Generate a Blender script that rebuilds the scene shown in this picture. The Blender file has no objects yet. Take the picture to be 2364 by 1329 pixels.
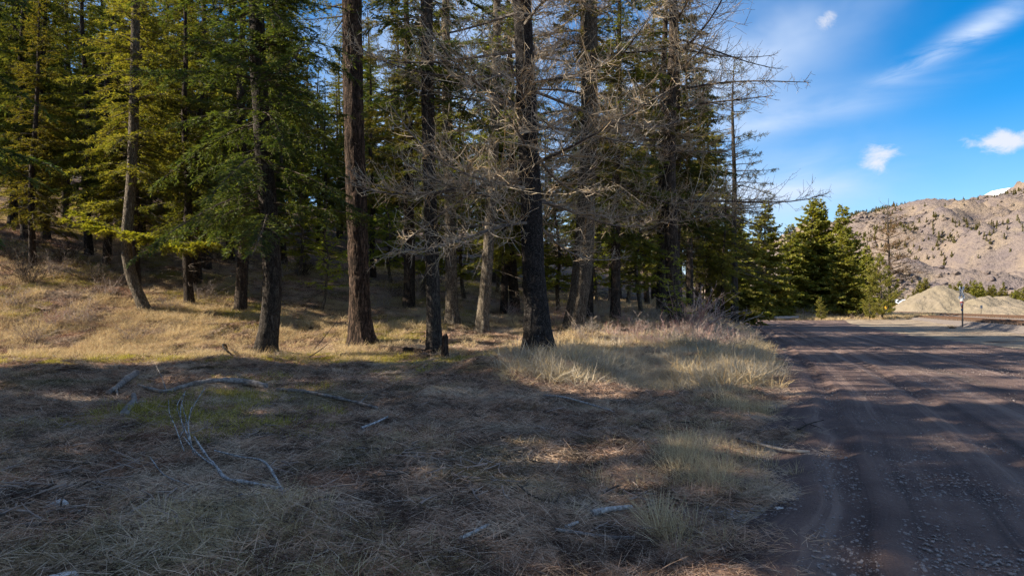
import bpy, math
import numpy as np
from mathutils import Vector

# ------------------------------------------------------------------ camera, sky, sun, exposure
SC = bpy.context.scene
COL = SC.collection
FPX, CX, HY, CAMH = 1576.0, 1182.0, 712.0, 1.6      # focal length, centre and horizon in photo pixels; eye height in metres
SUN_EL, SUN_FWD, SUN_STR, SKY_STR, EXPO = 31.0, -5.0, 4.9, 0.070, 1.45

cd = bpy.data.cameras.new("camera"); cam = bpy.data.objects.new("camera", cd); COL.objects.link(cam)
cam.location = (0, 0, CAMH); cam.rotation_euler = (math.radians(90), 0, 0)
cd.sensor_width = 36; cd.lens = 36 * FPX / 2364; cd.shift_y = (HY - 664.5) / 2364
cd.clip_start = 0.1; cd.clip_end = 20000
SC.camera = cam

def nd(nt, t, **kw):
    n = nt.nodes.new(t)
    for k, v in kw.items():
        if k.startswith('i_'):
            key = k[2:]
            n.inputs[int(key) if key.isdigit() else key].default_value = v
        else:
            setattr(n, k, v)
    return n

def mth(nt, op, a, b=None, c=None, clamp=False):
    n = nt.nodes.new('ShaderNodeMath'); n.operation = op; n.use_clamp = clamp
    for i, v in enumerate((a, b, c)):
        if v is None: continue
        if isinstance(v, (int, float)): n.inputs[i].default_value = v
        else: nt.links.new(v, n.inputs[i])
    return n.outputs[0]

def mrange(nt, v, a, b, c=0.0, d=1.0, smooth=True):
    n = nt.nodes.new('ShaderNodeMapRange'); n.interpolation_type = 'SMOOTHSTEP' if smooth else 'LINEAR'
    nt.links.new(v, n.inputs[0])
    for i, x in enumerate((a, b, c, d)): n.inputs[i + 1].default_value = x
    return n.outputs[0]

def mix(nt, f, a, b, mode='MIX'):
    n = nt.nodes.new('ShaderNodeMix'); n.data_type = 'RGBA'; n.blend_type = mode
    if isinstance(f, (int, float)): n.inputs[0].default_value = f
    else: nt.links.new(f, n.inputs[0])
    for i, v in ((6, a), (7, b)):
        if isinstance(v, (tuple, list)): n.inputs[i].default_value = (*v[:3], 1)
        else: nt.links.new(v, n.inputs[i])
    return n.outputs[2]

def noise(nt, vec, scale, detail=4, rough=0.55, dist=0.0):
    n = nd(nt, 'ShaderNodeTexNoise'); n.inputs['Scale'].default_value = scale; n.inputs['Detail'].default_value = detail
    n.inputs['Roughness'].default_value = rough; n.inputs['Distortion'].default_value = dist
    if vec is not None: nt.links.new(vec, n.inputs['Vector'])
    return n.outputs['Fac']

def mapping(nt, vec, scale=(1, 1, 1), rot=(0, 0, 0), loc=(0, 0, 0)):
    n = nd(nt, 'ShaderNodeMapping'); nt.links.new(vec, n.inputs[0])
    n.inputs['Scale'].default_value = scale; n.inputs['Rotation'].default_value = rot; n.inputs['Location'].default_value = loc
    return n.outputs[0]

W = bpy.data.worlds.new("World"); SC.world = W; W.use_nodes = True
nt = W.node_tree; nt.nodes.clear()
sky = nd(nt, 'ShaderNodeTexSky', sky_type='NISHITA', sun_disc=False)
sky.sun_elevation = math.radians(SUN_EL); sky.sun_rotation = math.radians(-(90 - SUN_FWD))
sky.altitude = 900; sky.air_density = 1.0; sky.dust_density = 0.3; sky.ozone_density = 2.0
hs = nd(nt, 'ShaderNodeHueSaturation', i_Saturation=1.6, i_Value=1.0, i_Hue=0.502); nt.links.new(sky.outputs[0], hs.inputs['Color'])
tc = nd(nt, 'ShaderNodeTexCoord'); sp = nd(nt, 'ShaderNodeSeparateXYZ'); nt.links.new(tc.outputs['Generated'], sp.inputs[0])
X, Y, Z = sp.outputs
U = mth(nt, 'ARCTAN2', X, Y)                                       # compass angle, 0 = straight ahead
V = mth(nt, 'ARCSINE', Z)                                          # height angle
cb = nd(nt, 'ShaderNodeCombineXYZ'); nt.links.new(U, cb.inputs[0]); nt.links.new(V, cb.inputs[1]); UV = cb.outputs[0]
def ang(px, py):
    x, z = (px - CX) / FPX, (HY - py) / FPX
    return math.atan2(x, 1), math.atan2(z, math.hypot(x, 1))
def blob(px, py, sx, sy, rot=0.0):                                 # soft ellipse in angles
    u0, v0 = ang(px, py); c, s = math.cos(rot), math.sin(rot)
    du = mth(nt, 'SUBTRACT', U, u0); dv = mth(nt, 'SUBTRACT', V, v0)
    a = mth(nt, 'ADD', mth(nt, 'MULTIPLY', du, c / sx), mth(nt, 'MULTIPLY', dv, s / sx))
    b = mth(nt, 'ADD', mth(nt, 'MULTIPLY', du, -s / sy), mth(nt, 'MULTIPLY', dv, c / sy))
    r2 = mth(nt, 'ADD', mth(nt, 'MULTIPLY', a, a), mth(nt, 'MULTIPLY', b, b))
    return mth(nt, 'EXPONENT', mth(nt, 'MULTIPLY', r2, -1.0))
wisp = noise(nt, mapping(nt, UV, (4.0, 15.0, 1), (0, 0, math.radians(-24))), 1.0, 6, 0.55, 0.6)
wisp2 = noise(nt, mapping(nt, UV, (7.0, 34.0, 1), (0, 0, math.radians(-24)), (3.1, 1.7, 0)), 1.0, 7, 0.6, 0.8)
soft = noise(nt, mapping(nt, UV, (5, 9, 1), (0, 0, math.radians(-12)), (0.6, 2.2, 0)), 1.0, 4, 0.5, 0.3)
fill_cirrus = noise(nt, mapping(nt, UV, (1.6, 3.4, 1), (0, 0, math.radians(-20)), (5.3, 0.4, 0)), 1.0, 6, 0.6, 0.7)
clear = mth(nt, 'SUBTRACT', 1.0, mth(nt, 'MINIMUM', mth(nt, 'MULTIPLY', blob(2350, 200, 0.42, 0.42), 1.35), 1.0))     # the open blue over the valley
fill_veil = mth(nt, 'MULTIPLY', mrange(nt, fill_cirrus, 0.36, 0.60), clear)  # cloud veil added across the mostly unseen sky, as neutral fill light
b_left = mth(nt, 'ADD', blob(1690, 300, 0.135, 0.17, 0.6), mth(nt, 'MULTIPLY', blob(1850, 60, 0.15, 0.05, 0.35), 0.85))
b_low = mth(nt, 'ADD', blob(1720, 440, 0.17, 0.035, 0.03), mth(nt, 'MULTIPLY', blob(1850, 262, 0.17, 0.018, 0.12), 0.8))
b_str = mth(nt, 'ADD', blob(2270, 55, 0.085, 0.014, 0.42), mth(nt, 'MULTIPLY', blob(2175, 118, 0.07, 0.010, 0.30), 1.0))
f1 = mth(nt, 'MULTIPLY', b_left, mrange(nt, soft, 0.22, 0.72))
f2 = mth(nt, 'MULTIPLY', b_low, mrange(nt, wisp, 0.25, 0.75))
f3 = mth(nt, 'MULTIPLY', b_str, mrange(nt, wisp2, 0.25, 0.72))
cum = noise(nt, mapping(nt, UV, (1, 1.5, 1)), 26.0, 8, 0.66, 0.5)
pf = mth(nt, 'ADD', mth(nt, 'ADD', blob(2024, 362, 0.024, 0.020, 0.3), blob(2290, 326, 0.028, 0.012, -0.05)), mth(nt, 'ADD', blob(2355, 325, 0.025, 0.012, 0.2), mth(nt, 'MULTIPLY', blob(1908, 46, 0.014, 0.010, 0.0), 0.8)))
puff = mrange(nt, mth(nt, 'ADD', pf, mth(nt, 'MULTIPLY', mth(nt, 'SUBTRACT', cum, 0.5), 2.6)), 0.30, 1.25)
puff = mth(nt, 'MULTIPLY', puff, mrange(nt, pf, 0.03, 0.3))
hz = mth(nt, 'MULTIPLY', mrange(nt, V, 0.34, 0.0), 0.36)
allc = mth(nt, 'ADD', mth(nt, 'ADD', mth(nt, 'MULTIPLY', f1, 0.55), mth(nt, 'MULTIPLY', f2, 0.9)), mth(nt, 'ADD', mth(nt, 'MULTIPLY', f3, 0.6), mth(nt, 'MULTIPLY', fill_veil, 0.62)))
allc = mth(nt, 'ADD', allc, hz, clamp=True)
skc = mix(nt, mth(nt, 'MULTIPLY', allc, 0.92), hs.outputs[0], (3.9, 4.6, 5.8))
skc = mix(nt, mth(nt, 'MULTIPLY', puff, 0.85, clamp=True), skc, (4.9, 4.9, 5.2))
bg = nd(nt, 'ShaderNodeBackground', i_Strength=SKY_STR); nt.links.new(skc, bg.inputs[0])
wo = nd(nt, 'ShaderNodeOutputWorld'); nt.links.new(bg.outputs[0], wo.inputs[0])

ld = bpy.data.lights.new("sun", 'SUN'); ld.energy = SUN_STR; ld.angle = math.radians(0.53); ld.color = (1.0, 0.90, 0.74)
sun = bpy.data.objects.new("sun", ld); COL.objects.link(sun)
_e, _a = math.radians(SUN_EL), math.radians(SUN_FWD)
SUNV = np.array([-math.cos(_e) * math.cos(_a), math.cos(_e) * math.sin(_a), math.sin(_e)])   # towards the sun: from the left, slightly ahead
sun.rotation_euler = Vector(SUNV).to_track_quat('Z', 'Y').to_euler(); sun.location = (-40, 10, 60)

SC.view_settings.view_transform = 'Standard'; SC.view_settings.look = 'None'
SC.view_settings.exposure = EXPO; SC.view_settings.gamma = 1.0; SC.view_settings.use_curve_mapping = False
SC.render.engine = 'CYCLES'
cy = SC.cycles
W.cycles.sampling_method = 'NONE'; cy.use_adaptive_sampling = True; cy.adaptive_threshold = 0.02; cy.max_bounces = 4; cy.diffuse_bounces = 2; cy.glossy_bounces = 2; cy.transmission_bounces = 3; cy.transparent_max_bounces = 4
cy.use_denoising = True; cy.denoising_input_passes = 'RGB_ALBEDO_NORMAL'; cy.denoising_prefilter = 'NONE'; cy.caustics_reflective = False; cy.caustics_refractive = False; cy.sample_clamp_indirect = 6.0
SC.render.film_transparent = False

# ------------------------------------------------------------------ helpers
R = np.random.default_rng(11)
UP = np.array([0, 0, 1.0])
def nrm(a): return a / np.maximum(np.linalg.norm(a, axis=-1, keepdims=True), 1e-9)
def sm(a, b, x):
    t = np.clip((np.asarray(x, float) - a) / (b - a), 0, 1); return t * t * (3 - 2 * t)

def mesh(name, parts, mats, smooth=False):
    """parts: list of (V, F, material index); F is (n,3) or (n,4)."""
    vs, li, ls, mi, off, lo = [], [], [], [], 0, 0
    for V_, F_, m in parts:
        if len(F_) == 0: continue
        V_ = np.asarray(V_, np.float32).reshape(-1, 3); F_ = np.asarray(F_, np.int64)
        vs.append(V_); li.append((F_ + off).ravel()); k = F_.shape[1]
        ls.append(lo + np.arange(len(F_)) * k); mi.append(np.full(len(F_), m)); off += len(V_); lo += F_.size
    me = bpy.data.meshes.new(name)
    vs = np.concatenate(vs); li = np.concatenate(li); ls = np.concatenate(ls); mi = np.concatenate(mi)
    me.vertices.add(len(vs)); me.vertices.foreach_set('co', vs.ravel())
    me.loops.add(len(li)); me.loops.foreach_set('vertex_index', li.astype(np.int32))
    me.polygons.add(len(ls)); me.polygons.foreach_set('loop_start', ls.astype(np.int32))
    for m in mats: me.materials.append(m)
    me.polygons.foreach_set('material_index', mi.astype(np.int32))
    me.polygons.foreach_set('use_smooth', np.full(len(ls), smooth, bool))
    me.update(calc_edges=True); me.validate()
    return me

def add(name, me, parent=None, loc=None, rotz=0, scale=1.0):
    o = bpy.data.objects.new(name, me); COL.objects.link(o)
    if parent is not None: o.parent = parent
    if loc is not None: o.location = tuple(float(v) for v in loc)
    o.rotation_euler = (0, 0, rotz)
    if scale != 1.0: o.scale = (scale,) * 3
    return o
def tag(o, label=None, cat=None, group=None, kind=None):
    if label: o['label'] = label
    if cat: o['category'] = cat
    if group: o['group'] = group
    if kind: o['kind'] = kind
    return o
def thing(name, label, cat, loc, rotz=0, group=None, scale=1.0):
    return tag(add(name, None, None, loc, rotz, scale), label, cat, group)

def tubes(P, Rr, ns=4):
    """N paths of K points with radii -> open tubes. P (N,K,3), Rr (N,K)."""
    P = np.asarray(P, float); Rr = np.asarray(Rr, float); N, K, _ = P.shape
    T = np.gradient(P, axis=1); T = nrm(T); mean = nrm(P[:, -1] - P[:, 0])
    ref = np.where(np.abs(mean[:, 2:3]) > 0.8, np.array([[1.0, 0, 0]]), np.array([[0, 0, 1.0]]))[:, None, :]
    A = nrm(np.cross(T, ref)); B = np.cross(T, A)
    th = np.arange(ns) / ns * 2 * math.pi
    V_ = P[:, :, None] + Rr[:, :, None, None] * (A[:, :, None] * np.cos(th)[None, None, :, None] + B[:, :, None] * np.sin(th)[None, None, :, None])
    idx = np.arange(N * K * ns).reshape(N, K, ns); nx = np.roll(idx, -1, axis=2)
    F_ = np.stack([idx[:, :-1], nx[:, :-1], nx[:, 1:], idx[:, 1:]], -1).reshape(-1, 4)
    return V_.reshape(-1, 3), F_

def quads(C, D, Nn, L, Wd):
    """leaf diamonds: base C, direction D, face normal Nn."""
    D = nrm(D); S = nrm(np.cross(D, Nn)); L = np.asarray(L)[:, None]; Wd = np.asarray(Wd)[:, None]
    m = C + D * L * 0.45
    V_ = np.stack([C, m + S * Wd, C + D * L, m - S * Wd], 1).reshape(-1, 3)
    return V_, np.arange(len(C) * 4).reshape(-1, 4)

def pnoise(th, z, nth, dz, seed):
    """value noise on a cylinder, periodic in angle."""
    r = np.random.default_rng(seed); nz = int(np.max(z) / dz) + 3; g = r.random((nz, nth))
    a = th / (2 * math.pi) * nth; b = np.maximum(z, 0) / dz
    i = np.floor(a).astype(int); j = np.floor(b).astype(int); fa = a - i; fb = b - j
    fa = fa * fa * (3 - 2 * fa); fb = fb * fb * (3 - 2 * fb); j = np.clip(j, 0, nz - 2)
    g00 = g[j, i % nth]; g01 = g[j, (i + 1) % nth]; g10 = g[j + 1, i % nth]; g11 = g[j + 1, (i + 1) % nth]
    return (g00 * (1 - fa) + g01 * fa) * (1 - fb) + (g10 * (1 - fa) + g11 * fa) * fb

def noise2(x, y, cell, seed, octaves=3):
    """2-D value noise, about -1..1."""
    out = 0; amp = 1.0; tot = 0
    for o in range(octaves):
        r = np.random.default_rng(seed + o * 17); g = r.random((256, 256)) * 2 - 1
        a = np.asarray(x, float) / cell + 91.7; b = np.asarray(y, float) / cell + 37.3
        i = np.floor(a).astype(int); j = np.floor(b).astype(int); fa = a - i; fb = b - j
        fa = fa * fa * (3 - 2 * fa); fb = fb * fb * (3 - 2 * fb)
        G = lambda p, q: g[p % 256, q % 256]
        out = out + amp * ((G(i, j) * (1 - fa) + G(i + 1, j) * fa) * (1 - fb) + (G(i, j + 1) * (1 - fa) + G(i + 1, j + 1) * fa) * fb)
        tot += amp; amp *= 0.5; cell *= 0.5
    return out / tot * 1.6

# ------------------------------------------------------------------ terrain
EY = np.array([-60, -10, 0, 4.1, 8.75, 13, 18.3, 30, 52, 75, 97, 200, 4000.]); EX = np.array([-28, -5.6, -0.7, 1.35, 3.45, 5.2, 7.2, 11.3, 18.6, 25.5, 33, 60, 1000.])
def edge(y): return np.interp(y, EY, EX)
def terrain(x, y):
    x = np.asarray(x, float); y = np.asarray(y, float)
    e = edge(y) - x                                                # metres left of the road edge
    bank = sm(0.0, 7.0, e)
    z = np.interp(y, [0, 19, 23, 25, 28.5, 36, 42, 60, 120, 400], [0, 0, .04, .12, .60, 1.42, 1.72, 2.0, 2.4, 2.4]) * bank * (1 - sm(150, 300, y))
    t = -0.8 * (x + 6.5) + 0.6 * (y - 34.5)
    hill = 0.22 * 3.5 * np.log1p(np.exp(np.clip(t / 3.5, -30, 60)))
    hill = np.where(hill > 22, 22 + (hill - 22) * 0.15, hill)
    z = z + hill * sm(2, 12, e) * sm(21, 29, y) * (1 - sm(220, 600, y))
    b2 = sm(0.1, 1.6, e)
    z = z + b2 * (0.05 + 0.10 * noise2(x, y, 5.0, 3, 2) * sm(3, 9, y) + 0.02 * noise2(x, y, 1.1, 9, 2))
    z = z + 0.34 * np.exp(-((x - 0.3) / 2.3) ** 2 - ((y - 15.6) / 1.7) ** 2)          # hummock in front of the big trunk
    z = z - 0.30 * np.exp(-((x - 3.1) / 1.0) ** 2 - ((y - 14.5) / 2.6) ** 2)          # small washout behind it
    z = z + 0.12 * b2 * np.exp(-((e - 2.6) / 1.6) ** 2) * sm(12, 20, y) * (1 + noise2(x, y, 1.4, 19, 2))               # verge
    z = z + (1 - b2) * 0.02 * noise2(x, y, 3.0, 21, 2) * (1 - sm(60, 100, y))
    for mx, my, mr in ((-7.6, 21.0, 0.8), (-5.5, 25.0, 1.0), (-2.3, 20.6, 0.7), (0.85, 19.7, 1.1), (-2.55, 29.0, 0.8), (-1.3, 28.0, 0.8), (2.6, 28.5, 1.0)):
        z = z + 0.11 * np.exp(-((x - mx) ** 2 + (y - my) ** 2) / mr ** 2)
    z = z + b2 * 0.075 * np.clip(noise2(x, y, 0.85, 15, 2), -0.3, 1) * sm(45, 25, y) + b2 * 0.05 * noise2(x, y, 2.2, 16, 2) * sm(45, 25, y)
    berm = sm(93, 99, y + 0.06 * (x - 30)) * sm(72, 62, x) * (1 - sm(300, 500, y)) * (1 - sm(0, 7, e))
    z = z + 0.35 * berm
    z = z + 0.15 * sm(30, 44, x - 0.10 * y) * (1 - sm(150, 400, y))
    return z
def at(px, d): return np.array([(px - CX) / FPX * d, d, float(terrain((px - CX) / FPX * d, d))])
def hit(px, py):
    """ground point seen at a photo pixel."""
    d = CAMH * FPX / max(py - HY, 4)
    for _ in range(40):
        z = float(terrain((px - CX) / FPX * d, d)); d = 0.5 * d + 0.5 * (CAMH - z) * FPX / max(py - HY, 4)
    return at(px, d)

def ray(px, py, d0=17.0):
    """first ground point along a sight line (works above the horizon, up a slope)."""
    d = np.arange(d0, 140, 0.1); z = terrain((px - CX) / FPX * d, d); k = np.argmax(z >= CAMH + (HY - py) / FPX * d); return d[k] if k else 60.0

# ------------------------------------------------------------------ materials
def new_mat(name):
    m = bpy.data.materials.new(name); m.use_nodes = True; t = m.node_tree; t.nodes.clear()
    return m, t
def out(t, sh):
    o = nd(t, 'ShaderNodeOutputMaterial'); t.links.new(sh, o.inputs[0])
def princ(t, col, rough=0.9, spec=0.2, bump=None, bs=0.5, bd=0.02, metal=0.0):
    p = nd(t, 'ShaderNodeBsdfPrincipled', i_Roughness=rough); p.inputs['Specular IOR Level'].default_value = spec; p.inputs['Metallic'].default_value = metal
    if isinstance(col, (tuple, list)): p.inputs['Base Color'].default_value = (*col[:3], 1)
    else: t.links.new(col, p.inputs['Base Color'])
    if bump is not None:
        b = nd(t, 'ShaderNodeBump', i_Strength=bs, i_Distance=bd); t.links.new(bump, b.inputs['Height']); t.links.new(b.outputs[0], p.inputs['Normal'])
    return p.outputs[0]
def objco(t): return nd(t, 'ShaderNodeTexCoord').outputs['Object']
def geopos(t): return nd(t, 'ShaderNodeNewGeometry').outputs['Position']

def needle_mat(name, c1, c2, c3, trans=0.35):
    m, t = new_mat(name)
    g = nd(t, 'ShaderNodeNewGeometry'); oi = nd(t, 'ShaderNodeObjectInfo')
    n = noise(t, objco(t), 1.3, 2)
    col = mix(t, mrange(t, n, 0.35, 0.65), c1, c2)
    col = mix(t, mrange(t, g.outputs['Random Per Island'], 0.55, 1.0), col, c3)
    hsn = nd(t, 'ShaderNodeHueSaturation'); t.links.new(col, hsn.inputs['Color'])
    t.links.new(mrange(t, oi.outputs['Random'], 0, 1, 0.75, 1.25, False), hsn.inputs['Value'])
    t.links.new(mrange(t, oi.outputs['Random'], 0, 1, 0.485, 0.51, False), hsn.inputs['Hue'])
    d = nd(t, 'ShaderNodeBsdfDiffuse'); t.links.new(hsn.outputs[0], d.inputs[0])
    tr = nd(t, 'ShaderNodeBsdfTranslucent'); tc_ = mix(t, 1.0, hsn.outputs[0], (1.4, 1.36, 0.5), 'MULTIPLY'); t.links.new(tc_, tr.inputs[0])
    gl = nd(t, 'ShaderNodeBsdfGlossy', i_Roughness=0.6); gl.inputs[0].default_value = (0.9, 0.95, 0.9, 1)
    a = nd(t, 'ShaderNodeMixShader', i_0=trans); t.links.new(d.outputs[0], a.inputs[1]); t.links.new(tr.outputs[0], a.inputs[2])
    b = nd(t, 'ShaderNodeMixShader', i_0=0.012); t.links.new(a.outputs[0], b.inputs[1]); t.links.new(gl.outputs[0], b.inputs[2])
    out(t, b.outputs[0]); return m
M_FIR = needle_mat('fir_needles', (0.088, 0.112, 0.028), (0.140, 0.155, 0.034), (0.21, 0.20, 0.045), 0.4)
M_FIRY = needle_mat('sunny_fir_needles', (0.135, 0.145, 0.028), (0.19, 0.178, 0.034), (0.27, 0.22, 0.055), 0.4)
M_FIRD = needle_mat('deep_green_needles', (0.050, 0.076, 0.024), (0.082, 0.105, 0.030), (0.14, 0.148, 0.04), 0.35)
M_GOLD = needle_mat('sun_gold_needles', (0.165, 0.185, 0.034), (0.225, 0.225, 0.044), (0.32, 0.28, 0.07), 0.42)  # warm sunlight on the far firs put into their needle colour
M_BRIGHT = needle_mat('sun_tinted_needles', (0.22, 0.26, 0.032), (0.30, 0.31, 0.04), (0.40, 0.37, 0.06), 0.45)  # needle colour raised so the shaded bough and young firs look sunlit
M_OLIVE = needle_mat('olive_needles', (0.105, 0.108, 0.032), (0.150, 0.134, 0.038), (0.21, 0.16, 0.055), 0.35)
M_BROWN = needle_mat('dead_brown_needles', (0.16, 0.095, 0.045), (0.22, 0.13, 0.06), (0.28, 0.18, 0.09), 0.3)

def bark_mat(name, dark, mid, light, plate=7.0, zs=0.28, lich=0.0, lichc=(0.42, 0.42, 0.36), bs=0.7):
    m, t = new_mat(name); v = mapping(t, objco(t), (1, 1, zs)); oi = nd(t, 'ShaderNodeObjectInfo')
    n1 = noise(t, v, plate, 5, 0.6, 0.5); n2 = noise(t, mapping(t, objco(t), (1, 1, 0.7)), 26, 4, 0.65)
    vo = nd(t, 'ShaderNodeTexVoronoi', feature='DISTANCE_TO_EDGE'); vo.inputs['Scale'].default_value = plate * 1.4
    wv = nd(t, 'ShaderNodeVectorMath', operation='ADD'); t.links.new(v, wv.inputs[0]); cbn = nd(t, 'ShaderNodeCombineXYZ')
    t.links.new(mth(t, 'MULTIPLY', n1, 0.25), cbn.inputs[0]); t.links.new(mth(t, 'MULTIPLY', n2, 0.1), cbn.inputs[1]); t.links.new(cbn.outputs[0], wv.inputs[1])
    t.links.new(wv.outputs[0], vo.inputs['Vector'])
    fu = noise(t, mapping(t, wv.outputs[0], (1, 1, 0.55)), plate * 2.2, 3, 0.6, 0.8)
    fur = mrange(t, mth(t, 'ABSOLUTE', mth(t, 'SUBTRACT', fu, 0.5)), 0.0, 0.10)
    cr = mth(t, 'MULTIPLY', mrange(t, vo.outputs['Distance'], 0.0, 0.12, 0.45, 1.0), fur)
    col = mix(t, mrange(t, n1, 0.3, 0.7), mid, light); col = mix(t, mrange(t, n2, 0.4, 0.75), col, mid); col = mix(t, cr, dark, col)
    if lich > 0:
        nl = noise(t, objco(t), 34, 3, 0.7); col = mix(t, mth(t, 'MULTIPLY', mrange(t, nl, 0.72 - 0.10 * lich, 0.78 - 0.08 * lich), 0.8), col, lichc)
    hsn = nd(t, 'ShaderNodeHueSaturation'); t.links.new(col, hsn.inputs['Color']); t.links.new(mrange(t, oi.outputs['Random'], 0, 1, 0.75, 1.25, False), hsn.inputs['Value'])
    h = mth(t, 'ADD', mth(t, 'MULTIPLY', cr, 0.7), mth(t, 'MULTIPLY', n2, 0.5))
    out(t, princ(t, hsn.outputs[0], 0.95, 0.1, h, bs, 0.04)); return m
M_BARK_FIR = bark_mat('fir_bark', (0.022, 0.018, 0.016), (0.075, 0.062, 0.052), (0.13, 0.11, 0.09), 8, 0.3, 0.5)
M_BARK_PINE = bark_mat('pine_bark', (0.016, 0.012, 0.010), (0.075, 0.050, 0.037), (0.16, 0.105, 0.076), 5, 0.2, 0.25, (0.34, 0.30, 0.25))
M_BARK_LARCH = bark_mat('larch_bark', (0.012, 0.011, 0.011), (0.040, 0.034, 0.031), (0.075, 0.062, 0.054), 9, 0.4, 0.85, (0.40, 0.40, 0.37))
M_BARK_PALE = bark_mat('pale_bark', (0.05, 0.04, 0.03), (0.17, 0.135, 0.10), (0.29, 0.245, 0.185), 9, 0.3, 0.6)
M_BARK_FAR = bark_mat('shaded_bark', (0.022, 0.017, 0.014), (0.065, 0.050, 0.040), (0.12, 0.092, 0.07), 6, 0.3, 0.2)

def twig_mat(name, c1, c2, c3, sc=2.2):
    m, t = new_mat(name); g = nd(t, 'ShaderNodeNewGeometry')
    n = noise(t, objco(t), sc, 3); n2 = noise(t, objco(t), 40, 2)
    col = mix(t, mrange(t, n, 0.35, 0.65), c1, c2); col = mix(t, mth(t, 'MULTIPLY', mrange(t, g.outputs['Random Per Island'], 0.6, 1.0), mrange(t, n2, 0.35, 0.6)), col, c3)
    out(t, princ(t, col, 0.9, 0.15)); return m
M_TWIG = twig_mat('larch_twigs', (0.30, 0.23, 0.16), (0.46, 0.39, 0.30), (0.40, 0.245, 0.08))
M_LIMB = twig_mat('larch_limbs', (0.085, 0.07, 0.06), (0.16, 0.135, 0.115), (0.26, 0.225, 0.19))
M_TWIG_DARK = twig_mat('dark_twigs', (0.062, 0.048, 0.04), (0.10, 0.08, 0.062), (0.16, 0.125, 0.09))
M_TWIG_LICH = twig_mat('lichened_twigs', (0.32, 0.31, 0.28), (0.45, 0.44, 0.42), (0.15, 0.13, 0.11), 9)
M_TWIG_RED = twig_mat('red_stems', (0.30, 0.19, 0.16), (0.50, 0.42, 0.36), (0.36, 0.10, 0.09))
M_TWIG_GREY = twig_mat('grey_stems', (0.26, 0.195, 0.165), (0.40, 0.325, 0.27), (0.50, 0.42, 0.35))

def straw_mat(name, c1, c2, c3, trans=0.25, rw=0.5, nw=0.6, ns=0.55):
    m, t = new_mat(name); g = nd(t, 'ShaderNodeNewGeometry'); oi = nd(t, 'ShaderNodeObjectInfo')
    n = noise(t, geopos(t), ns, 4, 0.65)
    f = mth(t, 'ADD', mth(t, 'MULTIPLY', oi.outputs['Random'], rw), mth(t, 'MULTIPLY', n, nw))
    col = mix(t, mrange(t, f, 0.35, 0.9), c1, c2); col = mix(t, mrange(t, g.outputs['Random Per Island'], 0.35, 1.0), col, c3)
    d = nd(t, 'ShaderNodeBsdfDiffuse'); t.links.new(col, d.inputs[0]); tr = nd(t, 'ShaderNodeBsdfTranslucent'); t.links.new(col, tr.inputs[0])
    a = nd(t, 'ShaderNodeMixShader', i_0=trans); t.links.new(d.outputs[0], a.inputs[1]); t.links.new(tr.outputs[0], a.inputs[2])
    out(t, a.outputs[0]); return m
def litter_mat():
    m, t = new_mat('needle_litter'); g = nd(t, 'ShaderNodeNewGeometry'); p = geopos(t)
    n1 = noise(t, p, 0.55, 4, 0.6); n2 = noise(t, p, 2.3, 4, 0.65); n3 = noise(t, mapping(t, p, (1, 1, 1), (0, 0, 0), (17, 31, 0)), 0.8, 4, 0.6); n4 = noise(t, mapping(t, p, (1, 1, 1), (0, 0, 0), (71, 13, 0)), 0.38, 3, 0.6)
    col = mix(t, mrange(t, n2, 0.40, 0.60), (0.075, 0.047, 0.038), (0.50, 0.315, 0.21))
    col = mix(t, mth(t, 'MULTIPLY', mrange(t, n1, 0.50, 0.64), 0.75), col, (0.68, 0.53, 0.385))
    col = mix(t, mth(t, 'MULTIPLY', mrange(t, n3, 0.54, 0.66), 0.7), col, (0.34, 0.165, 0.10))
    col = mix(t, mth(t, 'MULTIPLY', mrange(t, n4, 0.54, 0.66), 0.6), col, (0.17, 0.165, 0.075))
    col = mix(t, mth(t, 'MULTIPLY', mrange(t, g.outputs['Random Per Island'], 0.45, 1.0), 0.65), col, (0.64, 0.50, 0.385))
    col = mix(t, mrange(t, g.outputs['Random Per Island'], 0.22, 0.0), col, (0.06, 0.04, 0.034))
    d = nd(t, 'ShaderNodeBsdfDiffuse'); t.links.new(col, d.inputs[0]); out(t, d.outputs[0]); return m
M_LITTER = litter_mat()
M_DRY = straw_mat('dry_grass', (0.40, 0.28, 0.145), (0.60, 0.46, 0.26), (0.72, 0.59, 0.37), 0.3)
M_PALE = straw_mat('bleached_grass', (0.36, 0.30, 0.215), (0.50, 0.42, 0.31), (0.60, 0.52, 0.40), 0.3)
M_GREEN = straw_mat('green_grass', (0.24, 0.22, 0.03), (0.42, 0.36, 0.06), (0.60, 0.48, 0.15), 0.35)

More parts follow.
